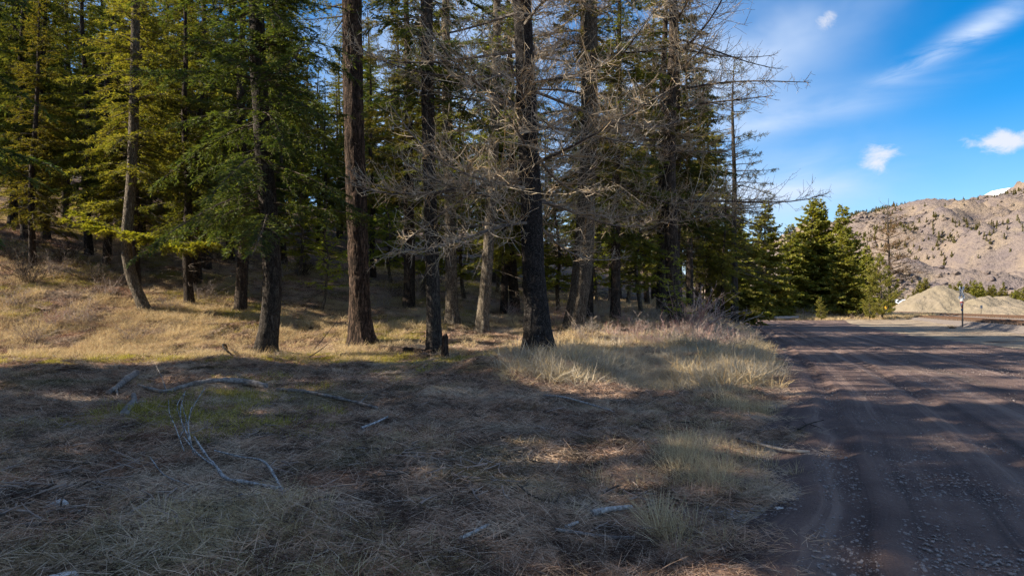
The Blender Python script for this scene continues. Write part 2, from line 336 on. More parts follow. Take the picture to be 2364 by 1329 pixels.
def ground_mat():
    m, t = new_mat('forest_floor'); p = geopos(t)
    z = nd(t, 'ShaderNodeAttribute', attribute_name='zone'); zs = nd(t, 'ShaderNodeSeparateColor'); t.links.new(z.outputs['Color'], zs.inputs[0])
    n1 = noise(t, p, 0.5, 4); n2 = noise(t, p, 5, 5, 0.65); n3 = noise(t, p, 45, 3, 0.7); n4 = noise(t, mapping(t, p, (1, 1, 1), (0, 0, 0), (40, 7, 0)), 0.9, 4, 0.6)
    lit = mix(t, mrange(t, n2, 0.3, 0.7), (0.040, 0.028, 0.024), (0.15, 0.098, 0.072)); lit = mix(t, mrange(t, n3, 0.5, 0.75), lit, (0.36, 0.27, 0.20)); lit = mix(t, mth(t, 'MULTIPLY', mrange(t, n1, 0.45, 0.62), 0.6), lit, (0.14, 0.105, 0.075))
    lit = mix(t, mth(t, 'MULTIPLY', mrange(t, n4, 0.55, 0.68), 0.45), lit, (0.075, 0.080, 0.022))
    dirt = mix(t, mrange(t, n2, 0.3, 0.7), (0.22, 0.165, 0.115), (0.33, 0.26, 0.185)); dirt = mix(t, mrange(t, n3, 0.5, 0.7), dirt, (0.40, 0.34, 0.26)); dirt = mix(t, mrange(t, n1, 0.52, 0.62), dirt, (0.10, 0.07, 0.055))
    gra = mix(t, mrange(t, n2, 0.3, 0.7), (0.25, 0.19, 0.12), (0.34, 0.27, 0.175))
    col = mix(t, zs.outputs['Red'], lit, dirt); col = mix(t, zs.outputs['Green'], col, gra)
    h = mth(t, 'ADD', n2, mth(t, 'MULTIPLY', n3, 0.4))
    out(t, princ(t, col, 0.97, 0.05, h, 0.8, 0.05)); return m
M_GROUND = ground_mat()

def road_mat():
    m, t = new_mat('gravel_road'); uv = nd(t, 'ShaderNodeUVMap').outputs[0]; p = geopos(t)
    s = nd(t, 'ShaderNodeSeparateXYZ'); t.links.new(uv, s.inputs[0]); u = s.outputs[0]
    n0 = noise(t, mapping(t, uv, (0.55, 0.09, 1)), 1.0, 4, 0.6); n1 = noise(t, p, 1.1, 5, 0.6); n2 = noise(t, p, 14, 4, 0.7); n3 = noise(t, p, 70, 2, 0.7)
    lanes = noise(t, mapping(t, uv, (2.3, 0.035, 1)), 1.0, 5, 0.65, 0.2)
    col = mix(t, mrange(t, n1, 0.3, 0.7), (0.088, 0.057, 0.050), (0.150, 0.100, 0.084))
    col = mix(t, mth(t, 'MULTIPLY', mrange(t, lanes, 0.50, 0.64), 0.8), col, (0.235, 0.165, 0.135))
    col = mix(t, mth(t, 'MULTIPLY', mrange(t, lanes, 0.48, 0.36), 0.85), col, (0.042, 0.029, 0.028))
    col = mix(t, mth(t, 'MULTIPLY', mrange(t, n0, 0.55, 0.70), 0.6), col, (0.24, 0.17, 0.13))
    vo = nd(t, 'ShaderNodeTexVoronoi'); vo.inputs['Scale'].default_value = 38; t.links.new(p, vo.inputs['Vector'])
    peb = mth(t, 'MULTIPLY', mrange(t, vo.outputs['Distance'], 0.34, 0.22), mrange(t, n2, 0.44, 0.58))
    vs = nd(t, 'ShaderNodeSeparateColor'); t.links.new(vo.outputs['Color'], vs.inputs[0])
    peb = mth(t, 'MULTIPLY', peb, mrange(t, vs.outputs[0], 0.45, 0.75))
    col = mix(t, mth(t, 'MULTIPLY', peb, 0.65), col, (0.40, 0.33, 0.295)); col = mix(t, mth(t, 'MULTIPLY', mrange(t, n3, 0.55, 0.8), 0.5), col, (0.26, 0.21, 0.18))
    h = mth(t, 'ADD', mth(t, 'ADD', mth(t, 'MULTIPLY', n2, 0.6), mth(t, 'MULTIPLY', peb, 0.6)), mth(t, 'ADD', mth(t, 'MULTIPLY', lanes, 1.2), mth(t, 'MULTIPLY', n3, 0.3)))
    out(t, princ(t, col, 0.9, 0.18, h, 1.0, 0.04)); return m
M_ROAD = road_mat()

def simple(name, c, rough=0.8, var=0.0, sc=8.0, c2=None, bs=0.3, metal=0.0, spec=0.2):
    m, t = new_mat(name); p = objco(t); n = noise(t, p, sc, 5, 0.6)
    col = mix(t, mrange(t, n, 0.3, 0.7), c, c2 if c2 else tuple(v * (1 - var) for v in c))
    out(t, princ(t, col, rough, spec, n, bs, 0.02, metal)); return m
M_ROCK = simple('pale_rock', (0.70, 0.67, 0.64), 0.85, sc=9, c2=(0.48, 0.43, 0.40), bs=0.6)
M_PEB = simple('road_pebbles', (0.36, 0.305, 0.28), 0.85, sc=4, c2=(0.15, 0.12, 0.11))
M_SAND = None
def sand_mat():
    m, t = new_mat('crushed_gravel'); p = geopos(t); n1 = noise(t, p, 0.12, 4); n2 = noise(t, mapping(t, p, (1, 1, 0.25)), 0.9, 5, 0.6); n3 = noise(t, p, 6, 3)
    col = mix(t, mrange(t, n1, 0.35, 0.65), (0.215, 0.177, 0.124), (0.235, 0.192, 0.142)); col = mix(t, mth(t, 'MULTIPLY', mrange(t, n2, 0.42, 0.7), 0.6), col, (0.17, 0.14, 0.10))
    out(t, princ(t, col, 0.95, 0.05, mth(t, 'ADD', n2, mth(t, 'MULTIPLY', n3, 0.5)), 0.9, 0.5)); return m
M_SAND = sand_mat()
def mountain_mat():
    m, t = new_mat('burnt_hillside'); p = geopos(t)
    n1 = noise(t, p, 0.006, 5, 0.6); n2 = noise(t, p, 0.03, 6, 0.65); n3 = noise(t, mapping(t, p, (1, 1, 2.5)), 0.11, 4, 0.7)
    col = mix(t, mrange(t, n1, 0.35, 0.65), (0.2270, 0.1724, 0.1269), (0.1789, 0.1442, 0.1306)); col = mix(t, mth(t, 'MULTIPLY', mrange(t, n2, 0.45, 0.65), 0.7), col, (0.1342, 0.1091, 0.1119)); col = mix(t, mth(t, 'MULTIPLY', mrange(t, n2, 0.45, 0.30), 0.6), col, (0.2614, 0.2039, 0.1418))
    col = mix(t, mth(t, 'MULTIPLY', mrange(t, n3, 0.55, 0.68), 0.75), col, (0.0757, 0.0632, 0.0672))
    out(t, princ(t, col, 0.95, 0.05, mth(t, 'ADD', n3, n2), 1.0, 5.0)); return m
M_MTN = mountain_mat()
M_SNOW = simple('snow', (0.82, 0.84, 0.88), 0.7, 0.1, 0.01)

# ------------------------------------------------------------------ ground, road, hills
def grid_mesh(name, xs, ys, zf, mat, smooth=True):
    Xg, Yg = np.meshgrid(xs, ys); Zg = zf(Xg, Yg); nx, ny = len(xs), len(ys)
    i = np.arange(nx * ny).reshape(ny, nx); F_ = np.stack([i[:-1, :-1], i[:-1, 1:], i[1:, 1:], i[1:, :-1]], -1).reshape(-1, 4)
    return mesh(name, [(np.stack([Xg, Yg, Zg], -1).reshape(-1, 3), F_, 0)], [mat], smooth), Xg.ravel(), Yg.ravel()
def ramp(a, b, n, p=2.6): return a + (b - a) * (np.linspace(0, 1, n + 1)[1:] ** p)
xs = np.concatenate([ramp(-42, -2500, 26)[::-1], np.arange(-42, -12, 0.6), np.arange(-12, 14, 0.25), np.arange(14, 70, 0.9), ramp(70, 3500, 30)])
ys = np.concatenate([ramp(-12, -400, 14)[::-1], np.arange(-12, 3, 0.8), np.arange(3, 24, 0.22), np.arange(24, 60, 0.5), np.arange(60, 130, 1.2), ramp(130, 5000, 34)])
def road_w(y): return np.interp(y, [-14, 25, 40, 60, 94], [11, 10, 9, 10, 14.])
def ground_z(x, y):
    u = x - edge(y); return terrain(x, y) - 0.10 * sm(0.5, 1.0, u) * sm(0.3, 1.0, road_w(y) - u) * (y > -13) * (y < 92)
gm, gx, gy = grid_mesh('ground', xs, ys, ground_z, M_GROUND)
e_ = edge(gy) - gx
dirt = sm(0.9, -0.3, e_ + 0.5 * noise2(gx, gy, 1.5, 5, 2)); gra = sm(91, 97, gy + 3 * noise2(gx, gy, 4, 6, 2)) * (1 - sm(30, 60, gx - 0.35 * gy))
gra = np.maximum(gra * dirt, sm(130, 200, gy)); gra = np.maximum(gra, 0.55 * sm(2.5, 0.5, e_) * sm(14, 20, gy) * (e_ > -0.5))
colr = np.stack([dirt, gra, np.zeros_like(gx), np.ones_like(gx)], -1).astype(np.float32)
ca = gm.color_attributes.new('zone', 'FLOAT_COLOR', 'POINT'); ca.data.foreach_set('color', colr.ravel())
tag(add('ground', gm), kind='structure')

rv = np.concatenate([np.arange(-14, 3, 0.8), np.arange(3, 30, 0.16), np.arange(30, 60, 0.4), np.arange(60, 94, 1.0)])
ru = np.concatenate([np.arange(0, 8, 0.12), np.linspace(8, 20, 24)])
RU, RV = np.meshgrid(ru, rv)
wid = np.interp(RV, [-14, 25, 40, 60, 94], [11, 10, 9, 10, 14.])
jit = 0.28 * noise2(RV * 0 + 3, RV, 1.2, 44, 3) + 0.1 * noise2(RV * 0 + 9, RV, 0.3, 45, 2)
Uo = RU / 20 * wid; rx = edge(RV) - 0.15 + jit * np.exp(-Uo / 0.6) + Uo
rut = np.zeros_like(Uo)
for c, w_, dp in ((0.8, 0.17, 0.04), (2.5, 0.18, 0.032), (4.3, 0.2, 0.025), (5.9, 0.2, 0.035), (7.4, 0.22, 0.035)):
    cc = c + 0.14 * noise2(RV * 0 + c * 7, RV, 9, 60, 2); rut -= dp * np.exp(-((Uo - cc) / w_) ** 2); rut += 0.6 * dp * np.exp(-((np.abs(Uo - cc) - 0.28) / 0.1) ** 2)
rz = terrain(rx, RV) + 0.03 * sm(0.0, 0.5, Uo) + 0.004 + rut + 0.012 * noise2(rx, RV, 0.7, 71, 2)
i = np.arange(RU.size).reshape(RU.shape); rf = np.stack([i[:-1, :-1], i[:-1, 1:], i[1:, 1:], i[1:, :-1]], -1).reshape(-1, 4)
rz[:, 0] -= 0.05; rz[:, -1] -= 0.05; rz[-1, :] -= 0.05
rm = mesh('road', [(np.stack([rx, RV, rz], -1), rf, 0)], [M_ROAD], True)
uvl = rm.uv_layers.new(name='UVMap'); lv = np.zeros(len(rm.loops), np.int32); rm.loops.foreach_get('vertex_index', lv)
uvl.data.foreach_set('uv', np.stack([Uo.ravel()[lv], RV.ravel()[lv]], -1).astype(np.float32).ravel())
tag(add('road', rm), kind='structure')

PXS = np.array([1300, 1500, 1700, 1840, 1900, 1990, 2060, 2160, 2250, 2300, 2364, 2600, 3000, 3600]); PYS = np.array([705, 690, 640, 556, 528, 500, 478, 463, 462, 452, 440, 380, 330, 330.])
def ridge(x): return CAMH + 1300 * (HY - np.interp(CX + FPX * x / 1300, PXS, PYS)) / FPX
def mountain_z(x, y):
    t = np.clip((y - 560) / 740, 0, None); b = np.where(t < 1, t ** 1.12, 1 - 0.35 * (t - 1))
    wob = 1 - np.clip(np.abs(t - 1) * 6, 0, 1)
    rg = 1 - np.abs(noise2(x + 0.75 * y, y * 0.30, 190, 81, 4))
    n = (rg - 0.62) * 88 * np.clip(t * 2.2, 0, 1) * (1 - 0.85 * wob) + 14 * noise2(x, y, 46, 83, 3) * np.clip(t * 3, 0, 1) * (1 - 0.75 * wob)
    return ridge(x) * b + n - 2
mm, _, _ = grid_mesh('mountain', np.linspace(150, 2100, 210), np.linspace(555, 1750, 150), mountain_z, M_MTN)
tag(add('mountain', mm), kind='structure')
def peak_z(x, y):
    px = CX + FPX * x / 4200; zr = CAMH + 4200 * (HY - np.interp(px, [2150, 2240, 2290, 2320, 2364, 2500, 2700, 3000], [520, 468, 441, 435, 430, 395, 380, 430])) / FPX
    return zr * (1 - np.abs(y - 4200) / 900) + 25 * noise2(x, y, 160, 90, 3) * np.clip(np.abs(y - 4200) / 300, 0, 1)
pm, _, _ = grid_mesh('snowy_peak', np.linspace(2300, 5000, 80), np.linspace(3400, 4900, 31), peak_z, M_SNOW)
tag(add('snowy_peak', pm), kind='structure')

# ------------------------------------------------------------------ tree builders
def spline(zk, vk, z):
    """smooth interpolation of key values."""
    zk = np.asarray(zk, float); vk = np.asarray(vk, float)
    m = np.gradient(vk, zk, axis=0); i = np.clip(np.searchsorted(zk, z) - 1, 0, len(zk) - 2); h = (zk[i + 1] - zk[i]); t = np.clip((z - zk[i]) / h, 0, 1)
    if vk.ndim > 1: t = t[:, None]; h = h[:, None]
    return (2 * t**3 - 3 * t**2 + 1) * vk[i] + (t**3 - 2 * t**2 + t) * h * m[i] + (-2 * t**3 + 3 * t**2) * vk[i + 1] + (t**3 - t**2) * h * m[i + 1]

def trunk_geo(zk, xk, rk, seed, ns=14, nz=40, amp=0.0, cells=16, dz=0.3, flare=0.35, fh=0.35, lobes=5, zmax_fine=None):
    zk = np.asarray(zk, float); H = zk[-1]
    if zmax_fine and zmax_fine < H: z = np.concatenate([np.linspace(-0.25, zmax_fine, nz), np.linspace(zmax_fine, H, 14)[1:]])
    else: z = np.linspace(-0.25, H, nz)
    c = spline(zk, np.asarray(xk, float), np.clip(z, 0, H)); r = np.interp(np.clip(z, 0, H), zk, rk)
    th = np.arange(ns) / ns * 2 * math.pi; TH, ZZ = np.meshgrid(th, z)
    rr = r[:, None] * np.ones_like(TH)
    rr *= 1 + flare * np.exp(-np.maximum(ZZ, 0) / fh) * (1 + 0.45 * np.cos(lobes * TH + seed) + 0.25 * np.cos((lobes + 2) * TH + 2.1 * seed))
    zz = ZZ + 0.25
    rr *= 1 + 0.10 * (pnoise(TH, zz, 5, 1.3, seed + 5) - 0.5)
    if amp > 0:
        wth = TH + 0.25 * (pnoise(TH, zz, 6, 0.8, seed + 1) - 0.5); wth = wth % (2 * math.pi)
        a = pnoise(wth, zz, cells, dz, seed + 2); b = pnoise(wth, zz, cells * 2, dz * 0.45, seed + 3)
        f = 1 - np.abs(2 * a - 1); g = 1 - np.abs(2 * b - 1)
        rr += amp * (0.45 - f ** 1.6) * 1.2 + amp * 0.5 * (0.4 - g ** 2)
    V_ = np.stack([c[:, None, 0] + rr * np.cos(TH), c[:, None, 1] + rr * np.sin(TH), ZZ], -1)
    n = len(z); i = np.arange(n * ns).reshape(n, ns); nx = np.roll(i, -1, 1)
    F_ = np.stack([i[:-1], nx[:-1], nx[1:], i[1:]], -1).reshape(-1, 4)
    return V_.reshape(-1, 3), F_

def boughs(rg, cz, z0, az, L, a, b, c, wig=0.06):
    """evaluate branch curves: returns pos(i, t), tangent(i, t)."""
    ca, sa = np.cos(az), np.sin(az); base = cz(z0); ph = rg.uniform(0, 6.28, len(z0)); w = rg.normal(0, wig, len(z0))
    def pos(i, t):
        h = L[i] * t; side = L[i] * w[i] * np.sin(2.6 * t + ph[i]) * t
        return np.stack([base[i, 0] + h * ca[i] - side * sa[i], base[i, 1] + h * sa[i] + side * ca[i], z0[i] + L[i] * (a[i] * t - b[i] * t**2 + c[i] * t**3)], -1)
    def tan(i, t):
        return nrm(pos(i, np.minimum(t + 0.03, 1.05)) - pos(i, t - 0.03))
    return pos, tan

def foliage(rg, pos, tan, L, r0, sub=14, sl=0.30, spr=22, ll=0.14, lw=0.03, t0=0.12, sdroop=0.25, tuft=0, nup=0.9, wood_ns=3, K=6, smin=0.12):
    nb = len(L); tt = np.linspace(0, 1, K)
    ii = np.repeat(np.arange(nb), K); P = pos(ii, np.tile(tt, nb)).reshape(nb, K, 3)
    parts = [(*tubes(P, r0[:, None] * (1 - 0.88 * tt[None]) + 0.003, 4), 0)]
    n = np.maximum(2, np.round(sub * L * rg.uniform(0.8, 1.2, nb))).astype(int); bi = np.repeat(np.arange(nb), n); ns = len(bi)
    t = t0 + (1 - t0) * rg.random(ns) ** 0.85; p = pos(bi, t); T = tan(bi, t); S = nrm(np.cross(UP[None], T)); side = rg.choice([-1.0, 1.0], ns)
    ph = np.radians(rg.uniform(35, 72, ns)); d = T * np.cos(ph)[:, None] + S * (side * np.sin(ph))[:, None] + UP * rg.normal(0.0, 0.16, ns)[:, None]
    l = L[bi] * sl * (1.08 - t) * rg.uniform(0.55, 1.15, ns) + smin * rg.uniform(0.6, 1.3, ns)
    tip = t > 0.95; d[tip] = T[tip]; d = nrm(d)
    q = np.linspace(0, 1, 3); SP = p[:, None] + d[:, None] * (l[:, None] * q[None])[..., None]; SP[..., 2] -= sdroop * l[:, None] * q[None] ** 2
    parts.append((*tubes(SP, (0.006 + 0.004 * l)[:, None] * (1 - 0.7 * q[None]), wood_ns), 0))
    if tuft:
        C = np.repeat(SP[:, -1], tuft, 0); D0 = np.repeat(d, tuft, 0); D = nrm(D0 * 0.55 + rg.normal(0, 0.75, C.shape) + UP * 0.25); C = C - D0 * (rg.random(len(C)) * 0.14)[:, None]
        parts.append((*quads(C, D, rg.normal(0, 1, C.shape), ll * rg.uniform(0.7, 1.2, len(C)), np.full(len(C), lw)), 1))
    elif spr:
        m = np.maximum(2, np.round(spr * l)).astype(int); si = np.repeat(np.arange(ns), m); k = len(si); s_ = 0.08 + 0.95 * rg.random(k)
        C = p[si] + d[si] * (l[si] * s_)[:, None]; C[:, 2] -= sdroop * l[si] * s_ ** 2
        lat = nrm(np.cross(UP[None], d[si])) * rg.choice([-1.0, 1.0], k)[:, None]
        D = d[si] * 0.75 + lat * rg.uniform(0.1, 0.95, k)[:, None] + rg.normal(0, 0.28, (k, 3)); D[:, 2] -= 0.12
        N_ = nrm(UP * nup + rg.normal(0, 0.55, (k, 3)))
        parts.append((*quads(C, D, N_, ll * rg.uniform(0.6, 1.25, k), lw * rg.uniform(0.7, 1.3, k)), 1))
    return parts

def conifer(seed, H, zb, Rm, nb, cz=None, zt=None, up0=-0.10, up1=0.45, droop=0.35, shape=0.75, dead=10, zd=1.0, ragged=0.35, r_br=0.03, low=0.75, deadL=1.2, **kw):
    rg = np.random.default_rng(seed); cz = cz or (lambda z: np.zeros((len(z), 2))); zt = zt or H
    u = (np.arange(nb) + rg.random(nb)) / nb; u = u ** 1.12; z0 = zb + (zt * 0.985 - zb) * u
    az = rg.uniform(0, 6.283, nb)
    prof = (1 - u) ** shape * (low + (1 - low) * np.minimum(1, u * 5)); L = Rm * prof * rg.uniform(1 - ragged, 1 + ragged * 0.5, nb) + 0.12
    a = up0 + (up1 - up0) * u + rg.normal(0, 0.08, nb); b = droop * rg.uniform(0.6, 1.4, nb) * (1 - 0.5 * u); c = rg.uniform(0.05, 0.25, nb)
    pos, tan = boughs(rg, cz, z0, az, L, a, b, c)
    parts = foliage(rg, pos, tan, L, r_br * (0.35 + 0.65 * L / Rm), **kw)
    if dead:
        zz = rg.uniform(zd, zb + 1.5, dead); L2 = rg.uniform(0.3, deadL, dead); pos, tan = boughs(rg, cz, zz, rg.uniform(0, 6.283, dead), L2, rg.normal(-0.1, 0.2, dead), np.full(dead, 0.15), np.full(dead, 0.1), 0.15)
        parts += foliage(rg, pos, tan, L2, np.full(dead, 0.012), sub=5, spr=0, sl=0.4, t0=0.3, K=4)
    return parts

def larch(seed, zlo, zhi, Rm, nb, cz, sub=9, ter=8, thick=1.0, lowshape=0.6, up=0.0, az=None, Lr=(0.65, 1.1), zpow=1.0):
    """bare crown: limbs, curved side branches, upturned twigs."""
    rg = np.random.default_rng(seed); u = ((np.arange(nb) + rg.random(nb)) / nb) ** zpow; z0 = zlo + (zhi - zlo) * u
    az = rg.uniform(0, 6.283, nb) if az is None else np.resize(az, nb) + rg.normal(0, 0.35, nb)
    L = Rm * (1 - u) ** lowshape * rg.uniform(*Lr, nb) + 0.4
    a = rg.normal(-0.02 + up, 0.14, nb) + 0.3 * u; b = rg.uniform(0.25, 0.55, nb); c = rg.uniform(0.25, 0.55, nb)
    pos, tan = boughs(rg, cz, z0, az, L, a, b, c, 0.12)
    K = 9; tt = np.linspace(0, 1, K); ii = np.repeat(np.arange(nb), K); P = pos(ii, np.tile(tt, nb)).reshape(nb, K, 3)
    parts = [(*tubes(P, (0.010 + 0.0055 * L)[:, None] * (1 - 0.85 * tt[None]) * thick + 0.004, 5), 0)]
    n = np.maximum(3, np.round(sub * L)).astype(int); bi = np.repeat(np.arange(nb), n); ns = len(bi)
    t = 0.10 + 0.9 * rg.random(ns); p = pos(bi, t); T = tan(bi, t); S = nrm(np.cross(UP[None], T)); side = rg.choice([-1.0, 1.0], ns)
    ph = np.radians(rg.uniform(30, 80, ns)); d = nrm(T * np.cos(ph)[:, None] + S * (side * np.sin(ph))[:, None] + UP * rg.normal(0.0, 0.35, ns)[:, None])
    l = (0.28 * L[bi] * (1.1 - t) + 0.15) * rg.uniform(0.5, 1.4, ns); cur = rg.normal(0.25, 0.35, ns); sw = rg.normal(0, 0.25, ns)
    def sp(j, s_):
        q = p[j] + d[j] * (l[j] * s_)[:, None] + S[j] * (sw[j] * l[j] * s_ ** 2)[:, None]; q[:, 2] += cur[j] * l[j] * s_ ** 2; return q
    q = np.linspace(0, 1, 5); jj = np.repeat(np.arange(ns), 5); SP = sp(jj, np.tile(q, ns)).reshape(ns, 5, 3)
    parts.append((*tubes(SP, (0.0055 + 0.004 * l)[:, None] * (1 - 0.65 * q[None]) * thick, 3), 1))
    m = np.maximum(1, np.round(ter * l)).astype(int); si = np.repeat(np.arange(ns), m); k = len(si); s_ = 0.1 + 0.9 * rg.random(k)
    B = sp(si, s_); D = nrm(d[si] * 0.8 + rg.normal(0, 0.75, (k, 3)) + UP * 0.15); l3 = rg.uniform(0.08, 0.42, k) * (0.6 + 0.5 * l[si])
    q = np.linspace(0, 1, 3); TP = B[:, None] + D[:, None] * (l3[:, None] * q)[..., None]; TP[..., 2] += (rg.normal(0.2, 0.3, k) * l3)[:, None] * q ** 2
    parts.append((*tubes(TP, np.broadcast_to(np.array([0.0048, 0.0042, 0.003]), (k, 3)) * thick, 3), 1))
    return parts

def shrub(seed, n, h, spread, lean=(0, 0), sub=6, rad=0.006, sl=0.35, curve=0.3, twist=0.25, base=0.15):
    rg = np.random.default_rng(seed); az = rg.uniform(0, 6.283, n); el = rg.uniform(0.15, 1.0, n) * spread; L = h * rg.uniform(0.45, 1.1, n)
    d = np.stack([np.cos(az) * np.sin(el) + lean[0], np.sin(az) * np.sin(el) + lean[1], np.cos(el)], -1); d = nrm(d)
    B = np.stack([rg.normal(0, base, n), rg.normal(0, base, n), np.full(n, -0.05)], -1); sw = rg.normal(0, twist, (n, 3)); sw[:, 2] = -np.abs(rg.normal(0, curve, n)) * np.sin(el)
    def sp(i, t): return B[i] + d[i] * (L[i] * t)[:, None] + sw[i] * (L[i] * t ** 2)[:, None]
    K = 6; q = np.linspace(0, 1, K); ii = np.repeat(np.arange(n), K); P = sp(ii, np.tile(q, n)).reshape(n, K, 3)
    parts = [(*tubes(P, rad * (0.6 + 0.5 * L / h)[:, None] * (1 - 0.7 * q), 4), 0)]
    m = np.full(n, sub); bi = np.repeat(np.arange(n), m); k = len(bi); t = rg.uniform(0.25, 1, k); p = sp(bi, t); D = nrm(d[bi] * 0.8 + rg.normal(0, 0.55, (k, 3)) + UP * 0.2); l = L[bi] * sl * rg.uniform(0.3, 1.1, k) * (1.15 - t * 0.6)
    q = np.linspace(0, 1, 4); SP = p[:, None] + D[:, None] * (l[:, None] * q)[..., None]; SP += (rg.normal(0, 0.2, (k, 3)) * l[:, None])[:, None] * (q ** 2)[None, :, None]
    parts.append((*tubes(SP, np.broadcast_to(rad * 0.55 * (1 - 0.5 * q), (k, 4)), 3), 0))
    m2 = 3; si = np.repeat(np.arange(k), m2); k2 = len(si); s_ = rg.integers(1, 4, k2); B2 = SP[si, s_]; D2 = nrm(D[si] + rg.normal(0, 0.7, (k2, 3))); l2 = l[si] * rg.uniform(0.2, 0.5, k2)
    q = np.linspace(0, 1, 2); TP = B2[:, None] + D2[:, None] * (l2[:, None] * q)[..., None]
    parts.append((*tubes(TP, np.full((k2, 2), rad * 0.4), 3), 0))
    return parts

# ------------------------------------------------------------------ the trees at the front edge of the wood
NAMED = []                                                         # (px, depth, short name) for describing neighbours
def pxtrunk(d, keys, H, rtop=0.03):
    """trunk centre line and radii from photo pixels (x, y, width) at depth d -> local keys."""
    x0, y0, _ = keys[0]; base = at(x0, d); s_ = d / FPX
    zk = [0.0]; xk = [(0.0, 0.0)]; rk = [keys[0][2] * s_ / 2]
    for x, y, w in keys[1:]:
        zk.append((y0 - y) * s_); xk.append(((x - x0) * s_, 0.0)); rk.append(w * s_ / 2)
    zl, xl = zk[-1], xk[-1][0]; sl_ = (xk[-1][0] - xk[-2][0]) / (zk[-1] - zk[-2])
    for f in (0.5, 1.0):
        z = zl + (H - zl) * f; zk.append(z); xk.append((xl + sl_ * (z - zl) * 0.35, 0.0)); rk.append(rk[len(keys) - 1] * (1 - f) + rtop * f)
    return base, np.array(zk), np.array(xk), np.array(rk)
def front_tree(name, label, d, keys, H, seed, bark, crown_fn, mats, amp=0.012, ns=64, nz=260, cells=16, dz=0.3, flare=0.3, cat='tree', fh=0.35, zf=13.0, short=None):
    base, zk, xk, rk = pxtrunk(d, keys, H)
    t = thing(name, label, cat, base)
    V_, F_ = trunk_geo(zk, xk, rk, seed, ns, nz, amp, cells, dz, flare, fh, zmax_fine=zf)
    add('trunk', mesh('trunk', [(V_, F_, 0)], [bark], True), t)
    cz = lambda z: spline(zk, xk, np.clip(np.asarray(z, float), 0, zk[-1]))
    if crown_fn: add('crown', mesh('crown', crown_fn(cz), mats), t)
    if short: NAMED.append((keys[0][0], d, short))
    return t, cz

# A: dark fir with a swept foot
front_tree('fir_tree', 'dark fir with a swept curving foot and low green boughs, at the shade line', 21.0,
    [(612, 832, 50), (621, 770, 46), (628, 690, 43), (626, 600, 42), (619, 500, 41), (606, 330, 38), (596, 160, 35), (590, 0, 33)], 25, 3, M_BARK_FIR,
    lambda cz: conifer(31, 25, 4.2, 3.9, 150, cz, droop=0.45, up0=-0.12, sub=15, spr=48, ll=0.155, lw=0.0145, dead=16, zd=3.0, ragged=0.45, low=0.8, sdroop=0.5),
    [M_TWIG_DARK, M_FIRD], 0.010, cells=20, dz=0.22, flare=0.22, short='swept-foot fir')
# B: plated pine
front_tree('pine_tree', 'stout straight pine with deep plated reddish bark, sunlit down its left side', 25.0,
    [(838, 808, 54), (833, 760, 50), (830, 680, 48), (826, 560, 47), (820, 400, 46), (815, 200, 45), (812, 0, 44)], 30, 7, M_BARK_PINE,
    lambda cz: conifer(32, 30, 12.0, 3.4, 80, cz, sub=7, spr=0, tuft=12, ll=0.22, lw=0.012, dead=14, zd=5.0, deadL=1.8, droop=0.25, shape=0.5, r_br=0.045),
    [M_TWIG_DARK, M_FIR], 0.030, ns=84, nz=330, cells=17, dz=0.42, flare=0.42, fh=0.5, short='plated pine')
# C: slim dark trunk
front_tree('fir_tree', 'slim dark upright fir trunk with thin dead twigs, beside the broken reddish stub', 20.6,
    [(1004, 836, 37), (1001, 740, 33), (997, 600, 31), (991, 400, 30), (987, 200, 29), (985, 0, 28)], 22, 9, M_BARK_FIR,
    lambda cz: conifer(33, 22, 7.5, 2.6, 90, cz, sub=12, spr=34, ll=0.15, lw=0.018, dead=46, zd=3.2, deadL=2.0, droop=0.4),
    [M_TWIG_DARK, M_FIRD], 0.008, ns=56, cells=18, dz=0.2, flare=0.28, short='slim dark fir')
# E, F, H: lit trunks behind
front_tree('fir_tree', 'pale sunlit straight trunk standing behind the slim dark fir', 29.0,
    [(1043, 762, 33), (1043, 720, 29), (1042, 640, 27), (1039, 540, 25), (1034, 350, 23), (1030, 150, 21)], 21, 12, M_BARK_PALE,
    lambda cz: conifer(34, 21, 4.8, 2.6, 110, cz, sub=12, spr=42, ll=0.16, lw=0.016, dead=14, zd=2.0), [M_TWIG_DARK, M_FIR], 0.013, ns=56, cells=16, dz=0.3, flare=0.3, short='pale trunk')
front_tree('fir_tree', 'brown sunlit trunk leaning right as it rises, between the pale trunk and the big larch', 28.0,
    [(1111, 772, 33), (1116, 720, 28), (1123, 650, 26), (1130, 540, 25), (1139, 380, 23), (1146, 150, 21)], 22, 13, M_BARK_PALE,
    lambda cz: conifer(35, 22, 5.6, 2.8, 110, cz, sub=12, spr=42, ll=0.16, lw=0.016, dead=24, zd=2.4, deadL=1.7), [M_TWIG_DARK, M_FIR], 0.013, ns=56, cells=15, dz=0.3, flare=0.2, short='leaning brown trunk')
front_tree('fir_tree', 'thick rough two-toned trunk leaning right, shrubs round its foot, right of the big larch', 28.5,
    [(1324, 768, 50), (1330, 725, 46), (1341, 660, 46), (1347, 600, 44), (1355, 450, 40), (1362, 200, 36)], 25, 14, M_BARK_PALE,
    lambda cz: conifer(36, 25, 5.6, 3.0, 110, cz, sub=12, spr=42, ll=0.16, lw=0.016, dead=26, zd=3.0, deadL=2.2), [M_TWIG_DARK, M_OLIVE], 0.02, ns=64, cells=15, dz=0.35, flare=0.22, short='two-toned leaning trunk')
